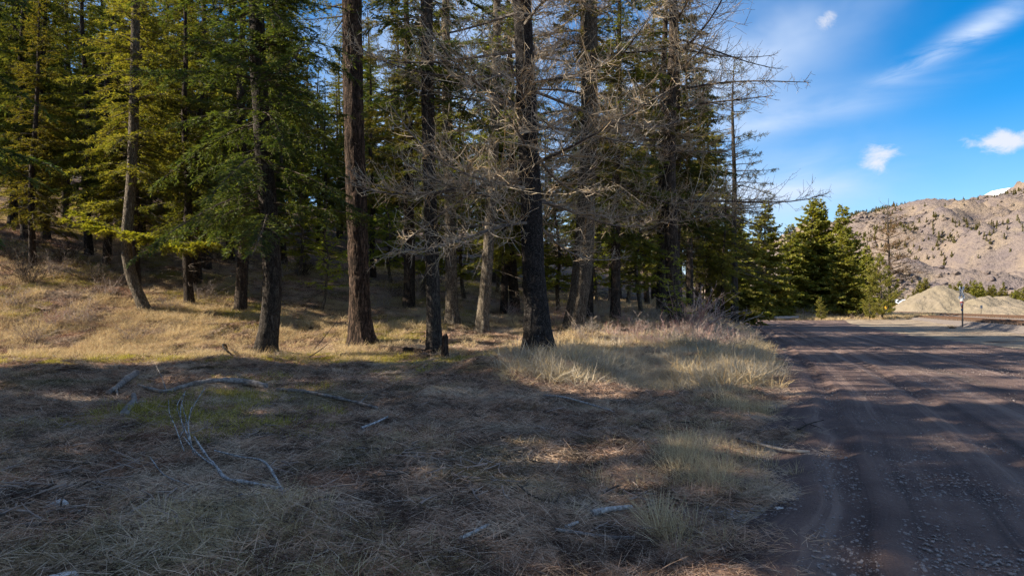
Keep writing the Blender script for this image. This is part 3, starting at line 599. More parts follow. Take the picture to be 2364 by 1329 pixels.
# G: big larch
tG, czG = front_tree('larch_tree', 'big black-barked bare larch, a mass of leafless branches, grass at its flared foot', 19.7,
    [(1247, 834, 62), (1243, 790, 58), (1238, 720, 53), (1230, 600, 51), (1226, 480, 49), (1218, 300, 46), (1210, 120, 43), (1205, 0, 41)], 27, 16, M_BARK_LARCH,
    lambda cz: larch(41, 3.7, 25, 5.3, 72, cz, sub=9, ter=9, thick=1.25, zpow=1.25, lowshape=0.45), [M_LIMB, M_TWIG], 0.014, ns=80, nz=320, cells=24, dz=0.2, flare=0.42, fh=0.55, short='big larch')
# the leaning-sweep tree on the left with one bright bough
def Lcrown(cz): return conifer(37, 20, 5.6, 2.6, 110, cz, sub=12, spr=42, ll=0.16, lw=0.016, dead=18, zd=3.6, droop=0.4)
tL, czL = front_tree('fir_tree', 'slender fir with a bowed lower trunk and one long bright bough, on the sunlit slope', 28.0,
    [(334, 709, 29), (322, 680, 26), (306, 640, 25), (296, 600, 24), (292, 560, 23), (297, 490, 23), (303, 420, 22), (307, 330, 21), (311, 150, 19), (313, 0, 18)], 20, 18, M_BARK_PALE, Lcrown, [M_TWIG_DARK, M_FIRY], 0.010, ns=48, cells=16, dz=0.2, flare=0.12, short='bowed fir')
def bright_bough():
    rg = np.random.default_rng(77); zz = np.array([3.05, 3.1, 3.05, 3.0, 3.15]); L = np.array([3.6, 3.1, 2.3, 2.6, 1.7]); az = np.array([-0.02, -0.30, 3.25, 2.85, -0.7])
    a = np.array([-0.16, -0.20, 0.20, 0.42, -0.1]); b = np.array([0.0, 0.1, 0.0, 0.05, 0.1]); c = np.full(5, 0.05)
    pos, tan = boughs(rg, czL, zz, az, L, a, b, c, 0.03)
    return foliage(rg, pos, tan, L, np.full(5, 0.022), sub=34, sl=0.24, spr=80, ll=0.13, lw=0.015, sdroop=0.25, smin=0.28)
bb = add('low_bough', mesh('low_bough', bright_bough(), [M_TWIG_DARK, M_BRIGHT]), tL); bb['label'] = 'long bright yellow-green sunlit bough'

# ------------------------------------------------------------------ shared tree kinds, copied through the wood
def proto(H, seed, bark, r0, parts, mats, amp=0.0, ns=12, nz=36, sway=0.12, flare=0.25):
    rg = np.random.default_rng(seed); zk = np.linspace(0, H, 7); xk = np.cumsum(rg.normal(0, sway, (7, 2)), 0); xk -= xk[0]; rk = r0 * (1 - zk / H) ** 0.8 + 0.015
    V_, F_ = trunk_geo(zk, xk, rk, seed, ns, nz, amp, 10, 0.3, flare)
    cz = lambda z: spline(zk, xk, np.clip(np.asarray(z, float), 0, H))
    return mesh('trunk', [(V_, F_, 0)], [bark], True), mesh('crown', parts(cz), mats)
KIND = {
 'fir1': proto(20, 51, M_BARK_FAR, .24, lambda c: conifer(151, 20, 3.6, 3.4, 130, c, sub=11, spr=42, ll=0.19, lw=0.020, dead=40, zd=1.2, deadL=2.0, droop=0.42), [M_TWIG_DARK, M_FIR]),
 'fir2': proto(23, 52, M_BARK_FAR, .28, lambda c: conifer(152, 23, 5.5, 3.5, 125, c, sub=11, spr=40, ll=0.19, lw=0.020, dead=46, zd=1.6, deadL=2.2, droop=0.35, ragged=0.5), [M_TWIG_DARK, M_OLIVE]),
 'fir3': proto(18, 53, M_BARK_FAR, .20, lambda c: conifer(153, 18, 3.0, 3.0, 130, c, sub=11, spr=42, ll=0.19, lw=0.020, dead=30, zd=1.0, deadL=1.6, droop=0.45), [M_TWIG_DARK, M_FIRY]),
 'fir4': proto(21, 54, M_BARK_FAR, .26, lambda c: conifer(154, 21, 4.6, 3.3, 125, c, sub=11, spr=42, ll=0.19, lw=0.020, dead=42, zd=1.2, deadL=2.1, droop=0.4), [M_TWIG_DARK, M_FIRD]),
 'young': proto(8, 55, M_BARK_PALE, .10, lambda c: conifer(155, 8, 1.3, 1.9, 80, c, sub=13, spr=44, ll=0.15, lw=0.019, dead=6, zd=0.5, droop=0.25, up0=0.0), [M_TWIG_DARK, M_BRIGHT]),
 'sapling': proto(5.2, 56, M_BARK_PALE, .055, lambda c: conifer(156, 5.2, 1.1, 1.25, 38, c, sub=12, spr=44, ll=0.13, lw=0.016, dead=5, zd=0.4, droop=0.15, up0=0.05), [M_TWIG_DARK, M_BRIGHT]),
 'larch': proto(24, 57, M_BARK_FAR, .30, lambda c: larch(157, 4.2, 23, 5.6, 56, c, sub=9, ter=7, thick=1.35, lowshape=0.45), [M_TWIG_DARK, M_TWIG]),
 'cone': proto(14, 58, M_BARK_PALE, .20, lambda c: conifer(158, 14, 0.7, 4.3, 200, c, sub=10, spr=13, ll=0.38, lw=0.12, dead=0, droop=0.35, up0=-0.05, shape=0.85, low=0.95), [M_TWIG_DARK, M_GOLD]),
 'cone2': proto(14, 59, M_BARK_PALE, .20, lambda c: conifer(159, 14, 0.8, 3.8, 190, c, sub=10, spr=13, ll=0.38, lw=0.12, dead=0, droop=0.22, up0=0.0, shape=0.75, ragged=0.5, low=0.9), [M_TWIG_DARK, M_GOLD]),
 'youngpine': proto(8.5, 60, M_BARK_PALE, .13, lambda c: conifer(160, 8.5, 0.7, 2.5, 90, c, sub=8, spr=0, tuft=16, ll=0.27, lw=0.022, dead=0, droop=0.05, up0=0.15, up1=0.7, shape=0.7), [M_TWIG_DARK, M_FIRY]),
 'far': proto(13, 61, M_BARK_FAR, .2, lambda c: conifer(161, 13, 0.8, 3.3, 130, c, sub=8, spr=13, ll=0.5, lw=0.16, dead=0, droop=0.3, ragged=0.45), [M_TWIG_DARK, M_FIRY]),
 'sparse': proto(22, 62, M_BARK_FIR, .30, lambda c: conifer(162, 22, 4.0, 4.1, 84, c, sub=6, spr=0, tuft=8, ll=0.26, lw=0.016, dead=10, droop=0.35, up0=-0.12, up1=0.4, shape=0.5, ragged=0.7, r_br=0.05, t0=0.35) + larch(262, 4.5, 20, 3.2, 26, c, sub=5, ter=5, thick=1.5), [M_TWIG_DARK, M_OLIVE], sway=0.1),
 'dead': proto(15, 63, M_BARK_FIR, .20, lambda c: larch(163, 4.0, 14, 3.9, 40, c, sub=6, ter=5, thick=2.0, lowshape=0.35, up=0.25) + conifer(263, 15, 4.5, 2.6, 34, c, zt=13, sub=4, spr=0, tuft=6, ll=0.26, lw=0.020, dead=0, up0=0.25, up1=0.6, droop=0.1, t0=0.5), [M_TWIG_DARK, M_BROWN], sway=0.06),
}
def place(kind, name, label, cat, xyz, rot, scale=1.0, group=None):
    t = thing(name, label, cat, xyz, rot, group, scale); tm, cm = KIND[kind]; add('trunk', tm, t); c = add('crown', cm, t); return t, c
def plant(kind, name, label, px, d, rot=0.0, scale=1.0, group=None, cat='tree', short=None):
    if short: NAMED.append((px, d, short))
    return place(kind, name, label, cat, at(px, d), rot, scale, group)

# mid-ground trees the photograph shows singly
plant('fir4', 'fir_tree', 'furrowed fir trunk with a hanging yellowish dead spray, left of the swept-foot fir', 555, ray(555, 717), 0.4, 0.95, short='furrowed fir')
plant('fir1', 'fir_tree', 'thin grey fir trunk in shadow right of the bowed fir', 437, ray(437, 702), 1.4, 0.8, short='thin grey fir')
plant('fir2', 'fir_tree', 'dark fir trunk halfway up the slope under the tip of the bright bough', 476, ray(476, 622), 2.2, 0.9)
plant('fir4', 'fir_tree', 'dark trunk up the slope just right of the swept-foot fir', 656, ray(656, 612), 2.9, 0.85)
plant('fir1', 'fir_tree', 'slim dark trunk close behind the plated pine on its right', 862, ray(862, 640), 0.9, 0.8)
plant('sapling', 'fir_sapling', 'thin straight fir sapling in the sunlit grass left of the plated pine', 741, ray(741, 722), 0.3, 1.0, short='thin sapling')
plant('fir2', 'fir_tree', 'dark shadowed trunk in grey brush left of the slim dark fir', 945, ray(945, 711), 1.1, 1.0, short='shadowed trunk')
plant('fir3', 'fir_tree', 'narrow trunk half hidden between the leaning brown trunk and the big larch', 1163, ray(1163, 728), 1.9, 0.9)
plant('fir4', 'fir_tree', 'reddish narrow trunk just left of the big larch, behind brush', 1190, ray(1190, 722), 2.6, 0.95)
plant('fir1', 'fir_tree', 'reddish straight trunk among brush, right of the two-toned leaning trunk', 1420, ray(1420, 742), 3.3, 0.95, short='reddish trunk')
plant('young', 'fir_tree', 'low bright green young fir spreading behind the reddish trunk', 1480, ray(1480, 722), 0.7, 1.0, short='young green fir')
plant('young', 'fir_tree', 'young green fir filling the gap right of the big larch', 1290, ray(1290, 724), 2.4, 0.95)
plant('young', 'fir_tree', 'young fir with light green boughs between the plated pine and the furrowed fir', 690, ray(690, 640), 4.4, 0.9)
plant('young', 'fir_tree', 'young fir in the grey brush left of the shadowed trunk', 902, 43, 2.2, 0.9)
plant('young', 'fir_tree', 'young fir showing between the slim dark fir and the shadowed trunk', 978, 41, 4.6, 1.0)
plant('young', 'fir_tree', 'young green fir just left of the big larch, behind the reddish narrow trunk', 1212, 42, 3.0, 1.1)
plant('young', 'fir_tree', 'young fir lighting up green behind the pale trunk', 1072, 38, 1.4, 1.0)
plant('young', 'fir_tree', 'small bright fir deep behind the leaning brown trunk', 1148, 44, 3.4, 1.05)
plant('young', 'fir_tree', 'bright young fir right of the reddish trunk, boughs low over the brush', 1450, 44, 5.4, 1.15)
plant('young', 'fir_tree', 'leafy young fir at the right foot of the two-toned leaning trunk', 1378, 41, 0.2, 0.9)
plant('fir2', 'fir_tree', 'thick mottled trunk beside its darker twin, behind the red-stemmed shrub', 1528, ray(1528, 724), 3.9, 1.0, short='mottled twin trunk')
plant('fir4', 'fir_tree', 'dark half of the twin trunks behind the red-stemmed shrub', 1549, ray(1549, 722), 5.0, 1.0)
plant('sapling', 'fir_sapling', 'yellow-green sapling growing up beside the red-stemmed shrub', 1571, ray(1571, 765), 1.0, 0.72)
plant('fir3', 'fir_tree', 'grey slender fir trunk right of the red-stemmed shrub', 1634, ray(1634, 728), 2.0, 0.95, short='grey slender fir')
plant('larch', 'larch_tree', 'bare larch with rusty twigs, next behind the two-toned leaning trunk', 1352, 31.5, 0.5, 1.1, short='second larch')
plant('larch', 'larch_tree', 'bare larch whose fine branches reach furthest right against the blue sky', 1562, 33, 2.5, 1.18, short='sky-edge larch')
plant('sparse', 'pine_tree', 'tall ragged dark pine with sparse tufted limbs against the open sky', 1696, 54, 0.2, 0.96, short='ragged pine')
plant('fir1', 'fir_tree', 'dense dark fir standing just left of the ragged pine', 1640, 52, 0.6, 0.85)
plant('fir3', 'fir_tree', 'olive fir at the wood edge below the ragged pine', 1668, 47, 5.2, 0.6)
plant('fir2', 'fir_tree', 'olive brown fir behind the twin trunks, boughs hanging low', 1592, 46, 1.5, 0.85)
plant('fir2', 'fir_tree', 'olive fir with hanging boughs between the grey slender fir and the ragged pine', 1612, 50, 3.1, 0.82)
plant('fir3', 'fir_tree', 'dark low-branched fir behind the arching pale shrub', 1655, 58, 0.9, 0.9)
plant('cone', 'fir_tree', 'dense bushy fir at the end of the wood edge, below the ragged pine', 1690, 66, 1.9, 0.85)
plant('fir1', 'fir_tree', 'dark fir behind the twin trunks', 1565, 52, 4.0, 0.9)
# the near fir whose boughs reach in from the left edge
plant('fir4', 'fir_tree', 'near fir whose drooping boughs reach in at the upper left edge', -270, 16.3, 0.9, 1.15)
plant('fir1', 'fir_tree', 'leafy fir at the left edge behind the drooping near boughs', 60, 37, 2.0, 0.92)
plant('fir3', 'fir_tree', 'yellow-green fir between the left edge and the bowed fir', 205, 36, 3.6, 1.0)
plant('fir4', 'fir_tree', 'dark trunk nearest the left edge in deep shade', 28, 40, 0.3, 0.95)
plant('fir2', 'fir_tree', 'second dark trunk from the left edge in deep shade', 66, 42, 1.3, 0.95)
plant('fir1', 'fir_tree', 'third dark trunk from the left edge, among hanging dead twigs', 106, 38, 2.3, 0.9)

# far cluster by the track
plant('cone', 'fir_tree', 'broad full fir lit on its left, standing left of the forest track mouth', 1768, 97.6, 0.3, 1.20)
plant('cone', 'fir_tree', 'dark fir close behind the broad full fir on its right', 1818, 107.4, 2.3, 1.05)
plant('cone2', 'fir_tree', 'low fir at the wood edge left of the broad full fir', 1722, 95.2, 4.3, 0.88)
plant('cone2', 'pine_tree', 'tall narrow conifer with a thin leader, left one of the roadside pair', 1873, 109.8, 1.2, 1.37)
plant('cone2', 'pine_tree', 'tall conifer with a rounded top right beside the thin-leader one', 1902, 112.2, 3.0, 1.39)
plant('cone', 'fir_tree', 'tall golden-green fir with drooping upper limbs, rising behind the lower firs', 1955, 107.4, 5.0, 1.26)
plant('cone2', 'fir_tree', 'shorter golden fir in front of the tall golden-green fir', 1943, 97.6, 0.9, 0.90)
plant('cone', 'fir_tree', 'small fir tucked between the golden firs and the young pine', 1995, 102.5, 2.0, 0.76)
plant('youngpine', 'pine_tree', 'bushy young pine with long bright needles at the right end of the far trees', 2035, 92.7, 0.4, 1.05)
plant('youngpine', 'pine_sapling', 'small pine seedling in front of the bushy young pine', 2008, 89.1, 2.4, 0.41)
plant('dead', 'pine_tree', 'brown dead pine with bare spreading limbs in front of the mountain', 2054, 117.1, 0.8, 1.34)
plant('youngpine', 'pine_sapling', 'little round yellow-green pine sapling alone in the dry grass by the track', 1895, 90.3, 1.1, 0.37)
plant('cone', 'fir_tree', 'fir behind the gap between the broad fir and the roadside pair', 1845, 131.8, 3.2, 1.10)

# ------------------------------------------------------------------ fill of the wood behind
taken = [(o.location.x, o.location.y) for o in COL.objects if o.get('category') == 'tree']
rg = np.random.default_rng(5); fill = []
tries = 0
while len(fill) < 112 and tries < 6000:
    tries += 1
    d = 32 + 62 * rg.random() ** 1.3; px = rg.uniform(-30, 1720); x = (px - CX) / FPX * d
    if edge(d) - x < 6 or (d > 60 and x > -3): continue
    if px > 560 and px < 1250 and d < 52: continue
    if min(math.hypot(x - a, d - b) for a, b in taken) < 2.6: continue
    taken.append((x, d)); fill.append((px, d))
for k_ in range(16): fill.append((1330 + 25 * k_ + rg.uniform(-8, 8), rg.uniform(100, 128)))
fill.sort()
NAMED.sort(); bins = {}
for px, d in fill:
    k = max([i for i, n in enumerate(NAMED) if n[0] <= px], default=-1); row = 0 if d < 48 else 1 if d < 66 else 2
    bins.setdefault((k, row), []).append((px, d))
ORD = ['first', 'second', 'third', 'fourth', 'fifth', 'sixth', 'seventh', 'eighth', 'ninth', 'tenth', 'eleventh', 'twelfth', 'thirteenth', 'fourteenth', 'fifteenth', 'sixteenth', 'seventeenth', 'eighteenth', 'nineteenth', 'twentieth'] + ['twenty-' + w_ for w_ in ('first', 'second', 'third', 'fourth', 'fifth', 'sixth', 'seventh', 'eighth', 'ninth')] + ['thirtieth'] * 40
ROW = ['near', 'middle', 'deep']
ck = ['fir1', 'fir2', 'fir3', 'fir4', 'fir1', 'fir3', 'fir2']
for (k, row), lst in bins.items():
    where = ('right of the ' + NAMED[k][2]) if k >= 0 else 'at the left edge'
    for n, (px, d) in enumerate(lst):
        kd = ck[rg.integers(len(ck))]; nm = 'fir_tree'
        lab = f"{ORD[n]} {ROW[row]}-row wood fir {where}" if len(lst) > 1 else f"only {ROW[row]}-row wood fir {where}"
        plant(kd, nm, lab, px, d, rg.uniform(0, 6.28), rg.uniform(0.72, 1.12), 'firs filling the shaded wood')
# firs beside the camera, past the left edge: they shade the foreground
OFF = [(-12.0, 5.5, 'fir1', 1.15), (-11, -1.0, 'fir1', 1.1), (-17.0, 10.8, 'fir1', 1.1), (-21.0, 14.2, 'fir3', 1.0), (-17, 3.0, 'fir4', 1.1), (-20.5, 8.0, 'cone', 1.3), (-26, 12.0, 'fir1', 1.2), (-24, 0, 'fir1', 1.0), (-27, 6.0, 'fir4', 1.1), (-31, 1.5, 'cone', 1.5), (-31, 14.5, 'fir4', 1.1), (-36, 5, 'fir4', 1.1), (-14.5, -5.5, 'cone', 1.3), (-21, -5, 'fir2', 1.1), (-9, -8, 'fir2', 1.0), (-38, 14, 'fir1', 1.15), (-28, -6, 'fir3', 1.1), (-36, -3, 'fir2', 1.1), (-31.5, 33.5, 'fir1', 1.0), (-36, 38.5, 'fir4', 1.05), (-42, 34, 'fir2', 1.1), (-40, 44, 'fir1', 1.1)]
for n, (x, y, kd, s_) in enumerate(OFF):
    place(kd, 'fir_tree', f'fir outside the picture beyond the left edge, shading the foreground, {ORD[n]} of its row', 'tree', (x, y, float(terrain(x, y))), n * 1.7, s_, 'firs beyond the left edge')

# ------------------------------------------------------------------ scattered ground cover (uncountable)
def blades(rg, n, rad, hmin, hmax, lean, w, flat=False, bend=0.5):
    r = rad * np.sqrt(rg.random(n)); az = rg.uniform(0, 6.283, n); B = np.stack([r * np.cos(az), r * np.sin(az), np.full(n, 0.0)], -1)
    a2 = az + rg.normal(0, 0.9, n) if not flat else rg.uniform(0, 6.283, n); L = hmin + (hmax - hmin) * rg.random(n) ** (2.0 if flat else 1.0)
    hd = np.stack([np.cos(a2), np.sin(a2), np.zeros(n)], -1)
    if flat:
        D = nrm(hd + UP * rg.normal(0.16, 0.28, n)[:, None]); B[:, 2] = rg.uniform(0.0, 0.045, n); bz = -rg.uniform(0, 0.25, n)
    else:
        D = nrm(UP + hd * np.abs(rg.normal(0, lean, n))[:, None]); bz = -np.abs(rg.normal(0, bend, n)); B[:, 2] = -0.02
    S = nrm(np.cross(D, rg.normal(0, 1, (n, 3)))); q = np.array([0, 0.5, 1.0]); wq = np.array([1.0, 0.8, 0.15]) * w
    C = B[:, None] + D[:, None] * (L[:, None] * q)[..., None] + (hd[:, None] * np.abs(bz)[:, None, None] * 0.8 + UP * (bz[:, None, None] * (0.5 if not flat else 0.3))) * (L[:, None] * q ** 2)[..., None]
    if flat: C[..., 2] = np.maximum(C[..., 2], 0.002)
    V_ = np.stack([C - S[:, None] * wq[None, :, None], C + S[:, None] * wq[None, :, None]], 2)      # n,3,2,3
    i = np.arange(n * 6).reshape(n, 3, 2); F_ = np.stack([i[:, :-1, 0], i[:, :-1, 1], i[:, 1:, 1], i[:, 1:, 0]], -1).reshape(-1, 4)
    return V_.reshape(-1, 3), F_
def scatter(name, label, pts, rot, scl, protos, mats_unused=None, kind='stuff', cat=None):
    """one object whose points carry copies of the given meshes (geometry nodes)."""
    pts = np.asarray(pts, np.float32); n = len(pts); me = bpy.data.meshes.new(name); me.vertices.add(n); me.vertices.foreach_set('co', pts.ravel())
    a = me.attributes.new('rot', 'FLOAT_VECTOR', 'POINT'); a.data.foreach_set('vector', np.asarray(rot, np.float32).ravel())
    a = me.attributes.new('scl', 'FLOAT', 'POINT'); a.data.foreach_set('value', np.asarray(scl, np.float32))
    a = me.attributes.new('pick', 'INT', 'POINT'); a.data.foreach_set('value', R.integers(0, len(protos), n).astype(np.int32))
    o = add(name, me); tag(o, label, cat, None, kind)
    pc = bpy.data.collections.new(name + '_pieces')
    for p in protos: pc.objects.link(bpy.data.objects.new(name + '_piece', p))
    g = bpy.data.node_groups.new(name, 'GeometryNodeTree'); g.interface.new_socket('Geometry', in_out='INPUT', socket_type='NodeSocketGeometry'); g.interface.new_socket('Geometry', in_out='OUTPUT', socket_type='NodeSocketGeometry')
    N = g.nodes; gi = N.new('NodeGroupInput'); go = N.new('NodeGroupOutput'); ip = N.new('GeometryNodeInstanceOnPoints'); ci = N.new('GeometryNodeCollectionInfo')
    ci.inputs['Collection'].default_value = pc; ci.inputs['Separate Children'].default_value = True; ci.inputs['Reset Children'].default_value = True
    def att(nm, ty):
        q = N.new('GeometryNodeInputNamedAttribute'); q.data_type = ty; q.inputs['Name'].default_value = nm; return q.outputs['Attribute']
    L_ = g.links.new; L_(gi.outputs[0], ip.inputs['Points']); L_(ci.outputs[0], ip.inputs['Instance']); ip.inputs['Pick Instance'].default_value = True
    L_(att('pick', 'INT'), ip.inputs['Instance Index']); L_(att('rot', 'FLOAT_VECTOR'), ip.inputs['Rotation']); L_(att('scl', 'FLOAT'), ip.inputs['Scale']); L_(ip.outputs[0], go.inputs[0])
    md = o.modifiers.new('scatter', 'NODES'); md.node_group = g
    return o
def ground_pts(rg, n, dmin, dmax, pxlo, pxhi, keep, dp=1.0):
    """random ground spots; nearer ground gets more of them."""
    out_ = []
    tot = 0
    while tot < n:
        k = n * 3; d = dmin * (dmax / dmin) ** (rg.random(k) ** dp); px = rg.uniform(pxlo, pxhi, k); x = (px - CX) / FPX * d
        m = keep(x, d) > rg.random(k); out_.append(np.stack([x[m], d[m]], -1)); tot += int(m.sum())
        if len(out_) > 40: break
    p = np.concatenate(out_)[:n]; z = terrain(p[:, 0], p[:, 1]); return np.stack([p[:, 0], p[:, 1], z], -1)
def tilt(p):
    """rotation that follows the slope, with free spin."""
    h = 0.2; gx_ = (terrain(p[:, 0] + h, p[:, 1]) - terrain(p[:, 0] - h, p[:, 1])) / (2 * h); gy_ = (terrain(p[:, 0], p[:, 1] + h) - terrain(p[:, 0], p[:, 1] - h)) / (2 * h)
    return np.stack([np.arctan(gy_), -np.arctan(gx_), np.zeros(len(p))], -1)
rg = np.random.default_rng(21)
E = lambda x, y: edge(y) - x
def patch(k, rad, *a, **kw):
    """several tufts in one patch."""
    VV, FF, o_ = [], [], 0
    for _ in range(k):
        V_, F_ = blades(rg, *a, **kw); r_ = rad * math.sqrt(rg.random()); t_ = rg.uniform(0, 6.28); V_ = V_ * rg.uniform(0.6, 1.15) + np.array([r_ * math.cos(t_), r_ * math.sin(t_), 0]); VV.append(V_); FF.append(F_ + o_); o_ += len(V_)
    return np.concatenate(VV), np.concatenate(FF)
def tile(n, w, hmin, hmax, hw=0.55):
    V_, F_ = blades(rg, n, 0.01, hmin, hmax, 0, w, True); off = np.repeat(np.stack([rg.uniform(-hw, hw, n), rg.uniform(-hw, hw, n), np.zeros(n)], -1), 6, 0); return V_ + off, F_
near_t = [mesh('litter_mat', [(*tile(820, 0.0023, 0.025, 0.24, 0.29), 0)], [M_LITTER]) for _ in range(9)]
mid_t = [mesh('litter_mat', [(*tile(2300, 0.0032, 0.05, 0.26), 0)], [M_LITTER]) for _ in range(5)]
edge_t = [mesh('litter_mat', [(*blades(rg, 260, 0.28, 0.04, 0.18, 0, 0.0019, True), 0)], [M_LITTER]) for _ in range(5)]
def tiles(y0, y1, step, emin):
    yy = np.arange(y0, y1, step); q = []
    for y in yy:
        xx = np.arange(-0.80 * y - 1.5, edge(y) - emin, step); q.append(np.stack([xx + rg.uniform(-0.1, 0.1, len(xx)) * step, y + rg.uniform(-0.1, 0.1, len(xx)) * step], -1))
    q = np.concatenate(q); return np.column_stack([q, terrain(q[:, 0], q[:, 1])])
def spun(p):
    t_ = tilt(p); k = rg.integers(0, 4, len(p)) * (math.pi / 2); gxs, gys = -np.tan(t_[:, 1]), np.tan(t_[:, 0])
    c_, s_ = np.cos(k), np.sin(k); return np.stack([np.arctan(-gxs * s_ + gys * c_), -np.arctan(gxs * c_ + gys * s_), k], -1)
p = tiles(3.2, 13.5, 0.5, 0.7); scatter('needle_litter', 'matted brown pine needles and straw carpeting the near forest floor', p, spun(p), np.ones(len(p)), near_t)
p = tiles(13.5, 40, 0.98, 1.2); scatter('far_needle_litter', 'brown pine needles carpeting the forest floor under the trees', p, spun(p), np.ones(len(p)), mid_t)
p = ground_pts(rg, 900, 3.4, 26, 1200, 1950, lambda x, y: np.exp(-((E(x, y) - 0.75) / 0.6) ** 2) * np.clip(0.5 + noise2(x, y, 0.8, 31, 2), 0.05, 1)); scatter('roadside_litter', 'needles and straw thinning out onto the gravel road edge', p, tilt(p), rg.uniform(0.6, 1.2, len(p)), edge_t)
tuft_dry = [mesh('dry_tuft', [(*patch(6, 0.42, 26, 0.13, 0.12, 0.42, 0.55, 0.0052), 0)], [M_DRY]) for _ in range(4)]
tuft_pale = [mesh('pale_tuft', [(*patch(6, 0.42, 30, 0.14, 0.13, 0.40, 0.6, 0.0046), 0)], [M_PALE]) for _ in range(4)]
tuft_flop = [mesh('flopped_tuft', [(*patch(4, 0.30, 60, 0.12, 0.06, 0.22, 2.4, 0.0022, False, 0.9), 0)], [M_DRY]) for _ in range(4)]
tuft_green = [mesh('green_tuft', [(*patch(7, 0.45, 32, 0.15, 0.05, 0.19, 0.8, 0.0045), 0)], [M_GREEN]) for _ in range(4)]
tuft_coarse_flop = [mesh('flopped_tuft', [(*patch(5, 0.36, 30, 0.13, 0.08, 0.28, 1.6, 0.0052, False, 0.9), 0)], [M_DRY]) for _ in range(3)]
tuft_thin = [mesh('thin_tuft', [(*patch(2, 0.2, 22, 0.08, 0.12, 0.36, 0.5, 0.002), 0)], [M_DRY]) for _ in range(3)]
big_tuft = [mesh('coarse_tuft', [(*patch(6, 0.9, 30, 0.2, 0.2, 0.55, 0.6, 0.008), 0)], [M_DRY]) for _ in range(3)]
# verge grass between wood and road
def kv(x, y):
    e = E(x, y); return sm(0.1, 0.9, e + 0.35 * noise2(x, y, 0.7, 41, 2)) * sm(11, 4, e) * sm(12.5, 16, y) * np.clip(0.30 + 1.1 * noise2(x, y, 1.3, 42, 3), 0.02, 1)
p = ground_pts(rg, 1300, 11.5, 46, 1200, 1850, kv); scatter('verge_grass', 'tall dry blond grass along the road verge', p, tilt(p), 0.5 + 1.3 * rg.random(len(p)) ** 1.5, tuft_dry[:2] + tuft_pale[:3] + tuft_coarse_flop)
def kp(x, y): return np.exp(-((x - 3.6) / 2.0) ** 2 - ((y - 17.5) / 2.4) ** 2) * sm(0, 0.8, E(x, y))
p = ground_pts(rg, 420, 10, 24, 1250, 1800, kp); scatter('bleached_grass', 'bleached grey grass in the hollow right of the big larch', p, tilt(p), rg.uniform(0.55, 1.15, len(p)), tuft_pale)
def kf(x, y): return sm(3, 8, E(x, y)) * sm(19, 22, y) * np.clip(0.40 + 0.9 * noise2(x, y, 2.4, 51, 2), 0.04, 1) * (0.45 + 0.55 * sm(32, 27, y))
p = ground_pts(rg, 4200, 19, 62, -40, 1600, kf, 1.35); scatter('woodland_straw', 'pale dry grass on the sunlit floor under the trees', p, tilt(p), rg.uniform(0.5, 1.1, len(p)), tuft_dry + tuft_coarse_flop)
def kg(x, y): return sm(4, 9, E(x, y)) * np.clip(-0.1 + 1.5 * noise2(x, y, 3.0, 61, 2), 0.01, 1) * np.where(y < 18, 0.10, 1) * sm(7, 9, y)
p = ground_pts(rg, 4200, 8, 70, -60, 1350, kg, 1.1); scatter('green_grass', 'patches of yellow-green grass on the forest floor', p, tilt(p), rg.uniform(0.6, 1.3, len(p)), tuft_green)
def kn(x, y): return sm(0.2, 1.2, E(x, y) + 0.3 * noise2(x, y, 0.6, 46, 2)) * np.clip(0.10 + 0.9 * noise2(x, y, 1.3, 71, 2), 0.01, 1)
p = ground_pts(rg, 1200, 3.8, 21, -60, 1880, kn); scatter('flopped_straw', 'low flopped tufts of grey straw in the shaded foreground', p, tilt(p), 0.30 + 0.7 * rg.random(len(p)) ** 2, tuft_flop)
p = ground_pts(rg, 170, 4.5, 20, -60, 1800, kn); scatter('stray_stems', 'stray upright straw stems in the shaded foreground', p, tilt(p), rg.uniform(0.35, 0.9, len(p)), tuft_thin)
def ke(x, y): return np.exp(-((E(x, y) - 0.85) / 0.5) ** 2) * np.clip(0.3 + 0.9 * noise2(x, y, 1.1, 73, 2), 0.0, 1)
p = ground_pts(rg, 300, 4.5, 18, 1500, 1900, ke); scatter('roadside_grass', 'thin blond grass stems leaning over the road edge', p, tilt(p), rg.uniform(0.5, 1.05, len(p)), tuft_thin)
def kb(x, y): return sm(92, 95, y) * sm(75, 60, x - 0.25 * (y - 90)) * sm(12, 2, E(x, y))
p = ground_pts(rg, 1100, 86, 118, 1640, 2140, kb); scatter('far_grass', 'dry grass fringe beyond the far end of the road', p, tilt(p), rg.uniform(0.8, 1.6, len(p)), big_tuft)

stk_p = []
for k_ in range(7):
    n_ = rg.integers(1, 4); L_ = rg.uniform(0.12, 0.5); q = np.linspace(0, 1, 5); P_ = np.stack([L_ * (q - 0.5), 0.06 * L_ * np.sin(q * 4 + k_), 0.02 + 0.03 * rg.random() * q], -1)[None]
    pr = [(*tubes(P_, np.full((1, 5), 0.0055) * np.linspace(1.2, 0.5, 5), 5), 0)]
    for _ in range(n_):
        b0 = P_[0, rg.integers(1, 4)]; d0 = nrm(np.array([rg.normal(0.4, 0.5), rg.normal(0, 0.8), 0.15])); pr.append((*tubes(np.stack([b0, b0 + d0 * L_ * 0.18, b0 + d0 * L_ * 0.34])[None], np.array([[0.0035, 0.003, 0.002]]), 4), 0))
    stk_p.append(mesh('strewn_twig', pr, [M_TWIG_GREY if k_ % 4 else M_TWIG_DARK]))
p = ground_pts(rg, 800, 4.6, 30, -60, 1850, lambda x, y: sm(0.1, 1.0, E(x, y)) * np.clip(0.4 + 0.8 * noise2(x, y, 1.7, 77, 2), 0.05, 1)); p[:, 2] += 0.02
